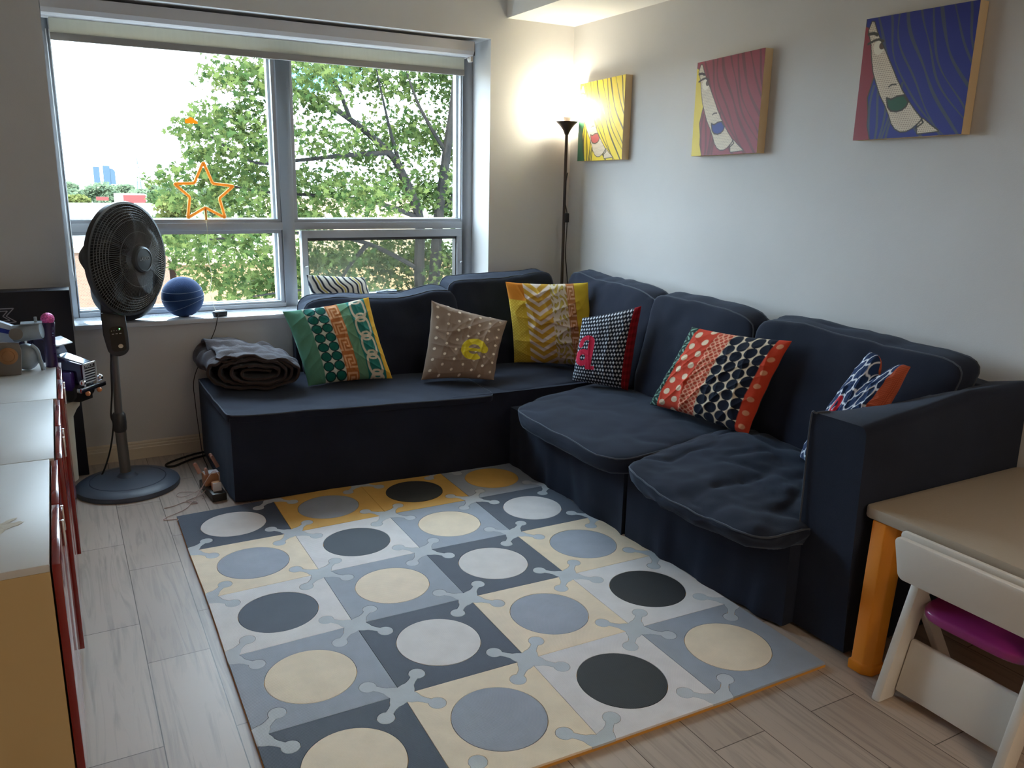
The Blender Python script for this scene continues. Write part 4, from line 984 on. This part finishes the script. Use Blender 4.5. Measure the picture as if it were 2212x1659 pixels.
tb(G().hexa([(-.14, -.056, .226), (-.075, -.052, .208), (-.075, .052, .208), (-.14, .056, .226), (-.14, -.056, .240), (-.075, -.052, .214), (-.075, .052, .214), (-.14, .056, .240)]), 'sun_visor', mat('bright_visor', rgb(235, 238, 245), .2), cabn, bevel=.002)
tb(G().box(-.42, .01, -.045, .045, -.058, .028), 'chassis', m_blackp, bevel=.004)
tb(G().box(-.44, -.235, -.062, .062, .03, .225), 'sleeper', m_dblue, bevel=.010)
for s in (-1, 1): tb(G().tube([(-.225, s*.068, .05), (-.225, s*.068, .262)], .008, 10), 'exhaust_stack', m_chrome, smooth=True)
g = G()
for s in (-1, 1): g.tube([(-.26, s*.025, .250), (-.19, s*.025, .252)], [.005, .009], 10).ball((-.26, s*.025, .250), .010, 10, 8)
tb(g, 'air_horn', m_chrome, smooth=True)
g = G(); 
g.tube([(-.30, -.064, .10), (-.30, -.064, .19), (-.25, -.064, .19), (-.25, -.064, .10)], .003, 6, closed=True); tb(g, 'side_window_frame', m_chrome)

# microphone with pink ball on the cabinet's far corner
mc = empty('toy_microphone', (-.436, .165, CZ), label='purple toy microphone with sparkly pink head standing on the cabinet corner', cat='toy microphone')
Tm = Matrix.Translation((-.438, .165, CZ)) @ Matrix.Rotation(.02, 4, 'Y')
pb(G().lathe([(.0, 0), (.023, 0), (.024, .01), (.022, .10), (.025, .17), (.0265, .198), (.0, .198)], 28, Tm), 'handle', mat('deep_purple', rgb(50, 28, 78), .3, coat=.4), mc, smooth=True)
mh = G().ball(Tm @ Vector((0, 0, .213)), .0275, 18, 14); pb(mh, 'mic_head', mat('pink_glitter', rgb(240, 105, 185), .2, .3, var=.5, vscale=160, bump=1.0, bscale=180), mc)
g = G()
for z, h in ((.165, .014), (.15, .004), (.14, .004), (.10, .003), (.06, .003), (.03, .003)): pb(G().box(.0225, .0262, -.003, .003, z, z+h, Tm @ Matrix.Rotation(-.9, 4, 'Z')), 'chrome_stud', m_chrome, mc)
# grey robot-like toy
rt = empty('toy_machine', (-.55, .10, CZ), label='grey plastic toy with drum, round body and copper disc at the left frame edge', cat='toy')
m_sil = mat('silver_grey_plastic', rgb(150, 164, 176), .45, .2, var=.08, vscale=30); m_gry = mat('dusty_grey_plastic', rgb(112, 106, 100), .6)
D = Matrix.Translation((-.513, .115, CZ+.168)) @ Matrix.Rotation(PI/2-.12, 4, 'Y') @ Matrix.Rotation(.25, 4, 'X')
pb(G().lathe([(0, -.055), (.034, -.055), (.036, -.05), (.036, .05), (.033, .056), (0, .058)], 32, D), 'drum', m_sil, rt, smooth=True)
pb(G().lathe([(0, .0), (.026, .0), (.026, .004), (0, .004)], 28, Matrix.Translation((-.555, .085, CZ+.168)) @ Matrix.Rotation(PI/2+.1, 4, 'X')), 'drum_end', m_gry, rt)
pb(G().box(-.535, -.455, .085, .15, CZ+.205, CZ+.209).tube([(-.478, .115, CZ+.208), (-.478, .115, CZ+.232)], .006, 10), 'top_fin', m_sil, rt)
pb(G().prism([(-.09, 0), (.075, 0), (.085, .10), (.078, .135), (.02, .142), (-.05, .138), (-.09, .12)], (-.625, .055, CZ+.001), (1, 0, 0), (0, 0, 1), .02), 'flap_plate', m_gry, rt, bevel=.004)
pb(G().lathe([(0, .0), (.036, .0), (.036, .004), (.024, .006), (.022, .004), (.012, .006), (0, .006)], 32, Matrix.Translation((-.590, .034, CZ+.085)) @ Matrix.Rotation(PI/2, 4, 'X')), 'copper_disc', mat('copper', rgb(150, 108, 70), .4, .5), rt, smooth=True)
pb(G().ball((-.528, .125, CZ+.06), .058, 28, 20, (.85, .7, 1)), 'round_body', m_sil, rt, smooth=True)
pb(G().tube(smoothpath([(-.505, .10, CZ+.115), (-.485, .10, CZ+.09), (-.478, .10, CZ+.05), (-.47, .10, CZ+.001)], 5), [.008]*11+[.009]*5, 8), 'jointed_arm', m_sil, rt, smooth=True)
wg = empty('toy_glider', (-.63, .23, CZ), label='white and blue striped toy wing behind the grey toy', cat='toy')
m_wb = mat('pale_blue_plastic', rgb(190, 205, 225), .4); m_bb = mat('royal_blue', rgb(28, 52, 150), .35)
pb(G().hexa([(-.76, .20, CZ+.02), (-.53, .20, CZ+.12), (-.53, .24, CZ+.12), (-.76, .24, CZ+.02), (-.76, .20, CZ+.28), (-.53, .20, CZ+.165), (-.53, .24, CZ+.165), (-.76, .24, CZ+.28)]), 'wing', m_wb, wg, bevel=.004)
pb(G().hexa([(-.76, .198, CZ+.20), (-.53, .198, CZ+.135), (-.53, .2, CZ+.135), (-.76, .2, CZ+.20), (-.76, .198, CZ+.235), (-.53, .198, CZ+.148), (-.53, .2, CZ+.148), (-.76, .2, CZ+.235)]), 'wing_stripe', m_bb, wg)
pb(G().tube([(-.70, .22, CZ), (-.70, .22, CZ+.10)], .02, 12), 'stand', m_wb, wg, smooth=True)

# ------------------------------------------------------------------ kids table and folding chair
tb_e = empty('kids_table', (2.45, -2.75, 0), label='white plastic kids table with orange-yellow legs beside the sofa arm', cat='table')
m_tab = mat('table_beige_top', rgb(178, 164, 146), .45, bump=.15, bscale=120); m_or = mat('orange_leg_plastic', rgb(236, 142, 26), .5, var=.04, vscale=10)
TX0, TY1, TZ = 1.866, -2.268, .552
def rrect(x0, x1, y0, y1, r, n=6):
    P = []
    for cx, cy, a0 in ((x1-r, y1-r, 0), (x0+r, y1-r, PI/2), (x0+r, y0+r, PI), (x1-r, y0+r, 1.5*PI)):
        for k in range(n+1): a = a0+k/n*PI/2; P.append((cx+r*math.cos(a), cy+r*math.sin(a)))
    return P
tt = pb(G().prism(rrect(TX0, 2.728, -3.35, TY1-.008, .028), (0, 0, TZ-.040), (1, 0, 0), (0, 1, 0), .040), 'tabletop', m_tab, tb_e, bevel=.008)
def leg(x, y, sx, sy):
    w_ = .050; d = .040; P = [(-w_, -d*.3), (-w_*.55, -d), (w_*.55, -d), (w_, -d*.3), (w_, d), (-w_, d)]; g = G(); vs = []
    for z, k, ox, oy in ((.001, 1.0, 0, 0), (.035, 1.0, 0, 0), (.036, .86, 0, 0), (TZ-.04, .96, .055*sx, .02*sy)):
        for p in P: vs.append((x+p[0]*k+ox, y+p[1]*k*-sy*-1+oy, z))
    n = 6; fs = [(i*n+k, i*n+(k+1) % n, (i+1)*n+(k+1) % n, (i+1)*n+k) for i in range(3) for k in range(n)]+[tuple(range(n))[::-1], tuple(3*n+k for k in range(n))]
    return g.add(vs, fs)
for x, y, sx, sy in ((1.862, -2.372, 1, 1), (1.90, -3.25, 1, -1), (2.62, -2.36, -1, 1), (2.62, -3.25, -1, -1)):
    pb(leg(x, y, sx, sy), 'leg', m_or, tb_e, bevel=.004)

kc = empty('kids_folding_chair', (1.95, -2.68, 0), label='white plastic kids folding chair with a purple seat tucked under the table', cat='chair')
m_seat = mat('purple_seat_plastic', rgb(150, 44, 116), .28, coat=.3)
CY0, CY1 = -2.50, -2.88   # far / near side in y
# backrest: panel facing -x, top at z~.5
BX = 1.800
def panel(y0, y1, z0, z1, x, tilt, th, yt=0, r=.02):
    """upright panel, slightly tilted in x"""
    P = rrect(y1+0, y0, z0, z1, r); g = G(); vs = []
    for k in (0, 1):
        for (yy, zz) in P:
            sh = yt*(1-(zz-z0)/(z1-z0)); yy2 = yy+(sh if yy < (y0+y1)/2 else -sh)
            vs.append((x+k*th+tilt*(zz-z0), yy2, zz))
    n = len(P); fs = [tuple(range(n)), tuple(range(n, 2*n))[::-1]]+[((k+1) % n, k, k+n, (k+1) % n+n) for k in range(n)]
    return g.add(vs, fs)
bk = pb(panel(-2.455, -2.93, .395, .532, BX-.006, -.10, .024, .020), 'backrest', m_whitep, kc, bevel=.006)
pb(panel(-2.445, -2.94, .44, .540, BX+.030, -.10, .018, .02), 'backrest_rear_shell', m_whitep, kc, bevel=.005)
def bar(a, b, wy, wx): # slanted board from a to b
    a = Vector(a); b = Vector(b); g = G()
    return g.hexa([(a.x-wx, a.y-wy, a.z), (a.x+wx, a.y-wy, a.z), (a.x+wx, a.y+wy, a.z), (a.x-wx, a.y+wy, a.z), (b.x-wx, b.y-wy, b.z), (b.x+wx, b.y-wy, b.z), (b.x+wx, b.y+wy, b.z), (b.x-wx, b.y+wy, b.z)])
for y in (-2.500, -2.880):
    pb(bar((1.770, y, .001), (1.905, y, .420), .015, .038), 'leg', m_whitep, kc, bevel=.007)
    pb(bar((2.10, y*.9995, .001), (1.87, y, .36), .014, .025), 'leg', m_whitep, kc, bevel=.006)
sc_ = [(1.835, -2.525, .275), (2.16, -2.525, .290), (2.16, -2.860, .290), (1.835, -2.860, .275), (1.835, -2.515, .318), (2.16, -2.515, .330), (2.16, -2.865, .330), (1.835, -2.865, .318)]
s_ = Soft(sc_, k=5, wr=0); s_.c = [c-Vector(kc.location) for c in s_.c]; so_ = s_.build('seat', m_seat, kc, n=16)
pb(G().hexa([(1.800, -2.517, .030), (1.825, -2.517, .030), (1.825, -2.863, .030), (1.800, -2.863, .030), (1.846, -2.517, .195), (1.866, -2.517, .195), (1.866, -2.863, .195), (1.846, -2.863, .195)]), 'lower_brace', m_whitep, kc, bevel=.006)
for e_ in (tb_e, kc):
    for o in e_.children:
        bm = bmesh.new(); bm.from_mesh(o.data); bmesh.ops.recalc_face_normals(bm, faces=bm.faces); bm.to_mesh(o.data); bm.free()

# ------------------------------------------------------------------ outdoors
ZG = -9.0
g = G().add([(-400, 6, ZG), (900, 6, ZG), (1600, 1500, ZG), (-900, 1500, ZG)], [(0, 1, 2, 3)])
g.build('ground', mat('sunlit_pavement', rgb(118, 104, 84), .9, var=.3, vscale=.05), kind='structure')
G().add([(-60, 100, ZG+.05), (260, 100, ZG+.05), (900, 1400, ZG+.05), (-300, 1400, ZG+.05)], [(0, 1, 2, 3)]).build('ground', mat('far_meadow', rgb(84, 92, 62), .95, var=.3, vscale=.02), kind='structure')
# maple tree
LEAF = [(0, 0), (.16, .06), (.46, -.08), (.30, .18), (.70, .44), (.36, .42), (.40, .62), (.14, .48), (0, 1.05), (-.14, .48), (-.40, .62), (-.36, .42), (-.70, .44), (-.30, .18), (-.46, -.08), (-.16, .06)]
BL = [(2.03, 8.09, 2.95, 0.46), (2.3, 7.71, 2.71, 0.52), (1.8, 8.55, 2.86, 0.28), (1.83, 7.86, 2.34, 0.49), (2.12, 7.6, 2.1, 0.59), (1.58, 8.57, 2.21, 0.36), (1.54, 10.07, 2.24, 0.25), (2.01, 9.73, 1.91, 0.52), (2.53, 9.62, 1.57, 0.69), (1.34, 8.05, 1.55, 0.38), (1.03, 8.96, 1.51, 0.25), (1.1, 8.21, 1.24, 0.27), (1.59, 7.91, 1.31, 0.34), (1.97, 7.71, 1.14, 0.52), (3.02, 8.03, 2.9, 0.53), (4.23, 10.1, 3.33, 0.54), (4.86, 9.81, 3.13, 0.66), (5.68, 9.75, 3.33, 0.61), (6.3, 9.73, 2.92, 0.61), (3.1, 7.97, 2.1, 0.45), (3.11, 8.3, 1.45, 0.54), (4.07, 9.22, 1.97, 0.63), (4.91, 9.53, 2.3, 0.68), (5.83, 9.88, 2.28, 0.75), (6.51, 9.96, 1.9, 0.71), (3.52, 7.66, 1.28, 0.59), (4.83, 9.16, 1.47, 0.71), (5.68, 9.35, 1.25, 0.72), (6.16, 8.87, 0.87, 0.65), (2.78, 7.92, 1.0, 0.45), (1.57, 8.78, 0.64, 0.48), (1.93, 7.66, 0.65, 0.52), (1.4, 10.12, 0.25, 0.4), (1.91, 9.92, -0.04, 0.53), (2.37, 8.99, -0.1, 0.58), (1.07, 8.28, 0.68, 0.23), (2.99, 10.04, 0.06, 0.62), (3.35, 9.07, 0.3, 0.66), (4.44, 9.96, 0.19, 0.71), (5.28, 9.87, 0.17, 0.75), (5.73, 8.88, 0.17, 0.65), (3.57, 8.61, -0.25, 0.56), (4.8, 9.14, -0.46, 0.66), (2.77, 8.66, -0.36, 0.56), (1.8, 7.87, -0.27, 0.38), (3.14, 8.29, 2.56, 0.39), (3.23, 9.76, 3.42, 0.44), (4.35, 7.53, 3.33, 0.51), (5.15, 7.54, 3.4, 0.44), (2.82, 9.22, 3.71, 0.5), (3.63, 8.22, 3.65, 0.54), (5.1, 8.96, 4.11, 0.66), (6.32, 8.77, 4.0, 0.73), (6.76, 8.4, 2.63, 0.86), (8.01, 10.3, 1.33, 1.0), (6.59, 7.97, -0.0, 0.83), (1.79, 8.6, 1.53, 0.32), (1.41, 7.99, 1.85, 0.23)]
tree = empty('maple_tree', (4.9, 9.0, ZG), label='large green maple tree filling the right half of the window view', cat='tree')
lm = bpy.data.materials.new('maple_leaf'); lm.use_nodes = True; t = lm.node_tree; t.nodes.clear()
o_ = t.nodes.new('ShaderNodeOutputMaterial'); d = t.nodes.new('ShaderNodeBsdfDiffuse'); tl = t.nodes.new('ShaderNodeBsdfTranslucent'); mx = t.nodes.new('ShaderNodeMixShader'); at = t.nodes.new('ShaderNodeAttribute'); at.attribute_name = 'Col'
mx.inputs[0].default_value = .45; t.links.new(at.outputs['Color'], d.inputs[0]); t.links.new(at.outputs['Color'], tl.inputs[0]); t.links.new(d.outputs[0], mx.inputs[1]); t.links.new(tl.outputs[0], mx.inputs[2]); t.links.new(mx.outputs[0], o_.inputs[0])
def leaves(blobs, dens, size, seed, cols, off, name, parent, shape=LEAF):
    rs = np.random.RandomState(seed); C_ = []; n = []
    for (x, y, z, r) in blobs:
        k = int(dens*r**2.3); d_ = rs.normal(size=(k, 3)); d_ /= np.linalg.norm(d_, axis=1)[:, None]; rad = r*rs.uniform(.1, 1.2, (k, 1))**.7
        C_.append(np.array([x, y, z])+d_*rad*np.array([1.15, 1.1, .60])); 
    C_ = np.concatenate(C_); N = len(C_); L = np.array(shape); K = len(L)
    # orientation: leaf plane mostly drooping outward
    n_ = rs.normal(size=(N, 3))*.8+np.array([0, -.45, .75]); n_ /= np.linalg.norm(n_, axis=1)[:, None]
    a = np.cross(n_, rs.normal(size=(N, 3))); a /= np.linalg.norm(a, axis=1)[:, None]; b = np.cross(n_, a)
    s_ = size*rs.uniform(.6, 1.25, N)
    V = C_[:, None, :]+(a[:, None, :]*L[None, :, 0, None]+b[:, None, :]*(L[None, :, 1, None]-.4)+n_[:, None, :]*(-.25*np.abs(L[None, :, 0, None])))*s_[:, None, None]-np.array(off)
    me = bpy.data.meshes.new(name); me.vertices.add(N*K); me.vertices.foreach_set('co', V.reshape(-1).astype(np.float32)); me.loops.add(N*K); me.loops.foreach_set('vertex_index', np.arange(N*K, dtype=np.int32))
    me.polygons.add(N); me.polygons.foreach_set('loop_start', (np.arange(N)*K).astype(np.int32)); me.update(); me.validate()
    c0, c1 = np.array(cols[0]), np.array(cols[1]); q = rs.uniform(0, 1, (N, 1)); cc = c0*(1-q)+c1*q; cc = np.repeat(np.concatenate([cc, np.ones((N, 1))], 1), K, 0)
    at = me.color_attributes.new('Col', 'FLOAT_COLOR', 'POINT'); at.data.foreach_set('color', cc.reshape(-1).astype(np.float32)); me.materials.append(lm)
    o = bpy.data.objects.new(name, me); COL.objects.link(o); o.parent = parent; return o
leaves(BL, 1500, .098, 3, ((.022, .042, .014), (.078, .098, .030)), (4.9, 9.0, ZG), 'foliage', tree)
m_bark = mat('maple_bark', rgb(30, 28, 26), .95, var=.3, vscale=6, bump=.6, bscale=20, spec=.1)
gt = G()
def br(pts, r0, r1): P = smoothpath(pts, 6); n = len(P); gt.tube(P, [r0+(r1-r0)*i/(n-1) for i in range(n)], 8)
br([(4.95, 9.0, ZG), (5.0, 8.95, -4), (5.05, 8.9, -1.2)], .24, .17)
br([(5.05, 8.9, -1.3), (4.93, 8.9, -.04), (4.93, 8.9, .95), (4.66, 8.9, 1.62), (4.42, 8.9, 1.97), (3.82, 8.9, 2.43), (3.0, 8.5, 2.75), (2.1, 8.2, 2.8)], .11, .02)
br([(5.05, 8.9, -1.3), (5.22, 8.95, -.05), (5.28, 8.9, .95), (5.45, 8.95, 2.0), (5.57, 8.9, 2.95), (5.7, 8.9, 4.3)], .12, .05)
for p in (((4.66, 8.9, 1.62), (4.45, 8.9, 2.3), (4.2, 8.8, 3.2)), ((4.93, 8.9, .95), (4.1, 8.7, 1.2), (3.2, 8.5, 1.3), (2.3, 8.2, 1.35), (1.4, 8.1, 1.5)), ((4.93, 8.9, .1), (4.0, 8.8, .55), (3.0, 8.4, .75), (2.0, 8.0, .75), (1.4, 8.0, .7)),
          ((5.28, 8.9, .95), (5.9, 9.0, 1.7), (6.5, 9.0, 2.3)), ((5.0, 8.9, -.6), (4.0, 8.7, -.4), (3.0, 8.4, -.1), (2.0, 8.0, -.1)), ((3.8, 8.9, 2.43), (3.5, 8.6, 2.9), (3.1, 8.3, 3.2)), ((4.42, 8.9, 1.97), (3.6, 8.6, 1.9), (2.8, 8.2, 1.8), (2.1, 8.0, 1.75), (1.6, 8.3, 2.1)), ((5.22, 8.95, .2), (6, 8.9, .5), (6.8, 8.5, 1.0)),
          ((4.0, 8.8, .55), (3.6, 8.6, .2), (3.3, 8.6, -.3)), ((5.45, 8.95, 2.0), (5.0, 9.0, 2.7), (4.8, 9.2, 3.4))):
    br(p, .042, .010)
gt.build('trunk_and_branches', m_bark, tree, smooth=True).data.transform(Matrix.Translation((-4.9, -9.0, -ZG)))

# background trees
LEAF2 = [(0, -.5), (.5, 0), (0, .6), (-.5, 0)]
def bush(name, x, y, z0, z1, r, label, cols, seed, size, dens, nb=14, group=None):
    e = empty(name, (x, y, z0), label=label, cat='tree', group=group); rs = random.Random(seed); b = []
    for k in range(nb):
        t = rs.uniform(.1, .95); rad = r*math.sqrt(max(.05, 1-(2*t-1)**2*.8)); a = rs.uniform(0, 2*PI)
        b.append((x+rad*.7*math.cos(a)*rs.random(), y+rad*.5*math.sin(a)*rs.random(), z0+(z1-z0)*(.35+.6*t), r*rs.uniform(.35, .55)))
    sc = r
    bb = [(q[0], q[1], q[2], q[3]) for q in b]
    rs2 = np.random.RandomState(seed)
    leaves([(q[0], q[1], q[2], q[3]) for q in bb], dens/sc**2.3, size, seed, cols, (x, y, z0), 'foliage', e, LEAF2)
    G().tube([(0, 0, 0), (0, 0, (z1-z0)*.6)], r*.07, 8).build('trunk', m_bark, e, smooth=True)
    return e
cy = ((.06, .075, .022), (.12, .125, .045)); cg = ((.028, .055, .022), (.065, .09, .035)); cp = ((.075, .105, .07), (.12, .15, .09))  # cp: far greens made paler, distance haze painted into the leaf colour
bush('shade_tree', 5.5, 46, ZG, .9, 1.55, 'yellow-green rounded tree beyond the flat roof, left of the star', cy, 31, .22, 3200, 20)
bush('shade_tree', 7.4, 64, ZG, 1.0, 1.9, 'green tree behind the yellow-green one, farther back', cg, 33, .28, 3000, 16)
bush('shade_tree', 1.9, 97, ZG, -.5, 1.7, 'yellowish tree at the left edge of the window behind the white roof', cy, 32, .33, 3000, 14)
bush('shade_tree', 11.5, 108, ZG, .0, 3.0, 'green tree right of the red-roofed shop', cg, 34, .38, 3000, 14)
r_ = random.Random(11)
k = 0
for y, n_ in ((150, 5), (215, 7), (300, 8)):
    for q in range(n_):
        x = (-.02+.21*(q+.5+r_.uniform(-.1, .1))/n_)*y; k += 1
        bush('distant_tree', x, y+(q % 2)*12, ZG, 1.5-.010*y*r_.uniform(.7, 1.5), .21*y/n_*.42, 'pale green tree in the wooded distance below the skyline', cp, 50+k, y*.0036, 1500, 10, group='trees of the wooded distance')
# low white building with rail windows
wbld = empty('white_flat_building', (5, 76, ZG), label='long white flat-roofed building beyond the brick one', cat='building')
m_wb2 = mat('white_cladding', rgb(136, 136, 138), .7); m_gl2 = mat('grey_glazing', rgb(88, 94, 96), .4)
pb(G().box(-4, 8.3, 74, 90, ZG, -1.5).box(-4.2, 8.5, 73.8, 90, -2.2, -1.3), 'facade', m_wb2, wbld)
pb(G().box(-4, 8.3, 73.9, 74.1, -2.7, -2.3).box(-4, 8.3, 73.9, 74.1, -3.8, -3.1), 'window_band', m_gl2, wbld)
g = G()
for k in range(7): g.box(-3.6+k*1.7, -3.45+k*1.7, 73.6, 73.75, -2.2, -1.3)
g.box(1.0, 2.0, 73.7, 73.9, -4.2, -2.2); pb(g, 'facade_posts', m_gl2, wbld)
# brick building
def brick_mat():
    m = bpy.data.materials.new('red_brick'); m.use_nodes = True; t = m.node_tree; b = t.nodes['Principled BSDF']; tc = t.nodes.new('ShaderNodeTexCoord'); mp = t.nodes.new('ShaderNodeMapping'); mp.inputs['Rotation'].default_value = (PI/2, 0, 0)
    br_ = t.nodes.new('ShaderNodeTexBrick'); br_.inputs['Scale'].default_value = 5; br_.inputs['Color1'].default_value = (*rgb(84, 58, 44), 1); br_.inputs['Color2'].default_value = (*rgb(92, 66, 50), 1); br_.inputs['Mortar'].default_value = (*rgb(98, 80, 68), 1); br_.inputs['Mortar Size'].default_value = .03
    t.links.new(tc.outputs['Object'], mp.inputs[0]); t.links.new(mp.outputs[0], br_.inputs['Vector']); t.links.new(br_.outputs[0], b.inputs['Base Color']); b.inputs['Roughness'].default_value = .9; return m
bb_ = empty('brick_building', (2, 30, ZG), label='low tan brick building seen through the bottom left pane', cat='building')
pb(G().box(-3, 3.3, 30, 42, ZG, -1.25), 'wall', brick_mat(), bb_)
pb(G().box(-3.1, 3.4, 29.9, 42, -1.25, -1.12), 'parapet', mat('parapet_stone', rgb(120, 108, 92), .8), bb_)
pb(G().box(-3.0, 1.2, 33, 36, -1.12, -.2), 'roof_unit', mat('roof_unit_grey', rgb(112, 118, 118), .6), bb_)
bc_ = empty('tan_annex', (7, 34, ZG), label='pale peach building partly hidden behind the maple leaves', cat='building')
pb(G().box(4.0, 17, 34, 40, ZG, -2.2), 'wall', mat('peach_wall', rgb(124, 100, 70), .9, var=.1, vscale=1), bc_)
pb(G().box(3.8, 17.2, 33.8, 40.2, -2.2, -2.0).box(9, 16, 36, 39, -2.0, .6), 'roof_slab', mat('peach_roof', rgb(128, 112, 88), .9), bc_)
# shop with red fascia
rs_ = empty('red_white_shop', (10.5, 150, ZG), label='small white shop with red fascia among the far trees', cat='building')
pb(G().box(7.9, 12, 132, 138, ZG, -1.3), 'wall', mat('shop_white', rgb(140, 136, 136), .8), rs_)
pb(G().box(8.8, 11.8, 131.6, 132, -3.0, -1.4).box(5.2, 6.8, 131.6, 132, -2.2, -1.7), 'red_fascia', mat('shop_red', rgb(140, 22, 20), .7), rs_)
# skyline
m_sky = mat('hazy_tower', (.040, .062, .092), .9, spec=.1)
for k, (a, b, h0, lab) in enumerate(((.0410, .0470, .0035, 'leftmost pale blue tower on the horizon'), (.0505, .0570, .0048, 'tallest pale blue tower, middle of the three'), (.0572, .0620, .0055, 'lower rounded pale blue tower on the right of the three'))):
    y = 900; g = G()
    if k < 2: g.box(a*y-.36, b*y-.36, y, y+8, ZG, 1.55+(h0+.004)*y)
    else: g.prism([(0, 0), ((b-a)*y, 0), ((b-a)*y, 12), ((b-a)*y*.85, 13.5), ((b-a)*y*.4, 14.8), (0, 15)], (a*y-.36, y+8, ZG+1), (1, 0, 0), (0, 0, 1), 8)
    g.build('skyline_tower', m_sky, None, label=lab, cat='tower')
g = G(); px, y = .0850*500-.36, 500
for s1 in (-1, 1):
    for s2 in (-1, 1): g.tube([(px+s1*1.2, y+s2*1.2, ZG), (px, y, 1.55+.0185*y)], .20, 4)
for k in range(8):
    z = -4+k*1.75; h = (1-k/9)*1.0; g.tube([(px-h, y-h, z), (px+h, y-h, z+1.6)], .07, 4).tube([(px+h, y-h, z), (px-h, y-h, z+1.6)], .07, 4)
for z in (3.5, 5.5, 7.5): g.tube([(px-2.2, y, z), (px+2.2, y, z)], .10, 4)
g.build('lattice_pylon', mat('pylon_grey', rgb(52, 70, 76), .8), None, label='thin lattice pylon on the horizon right of the towers', cat='pylon')
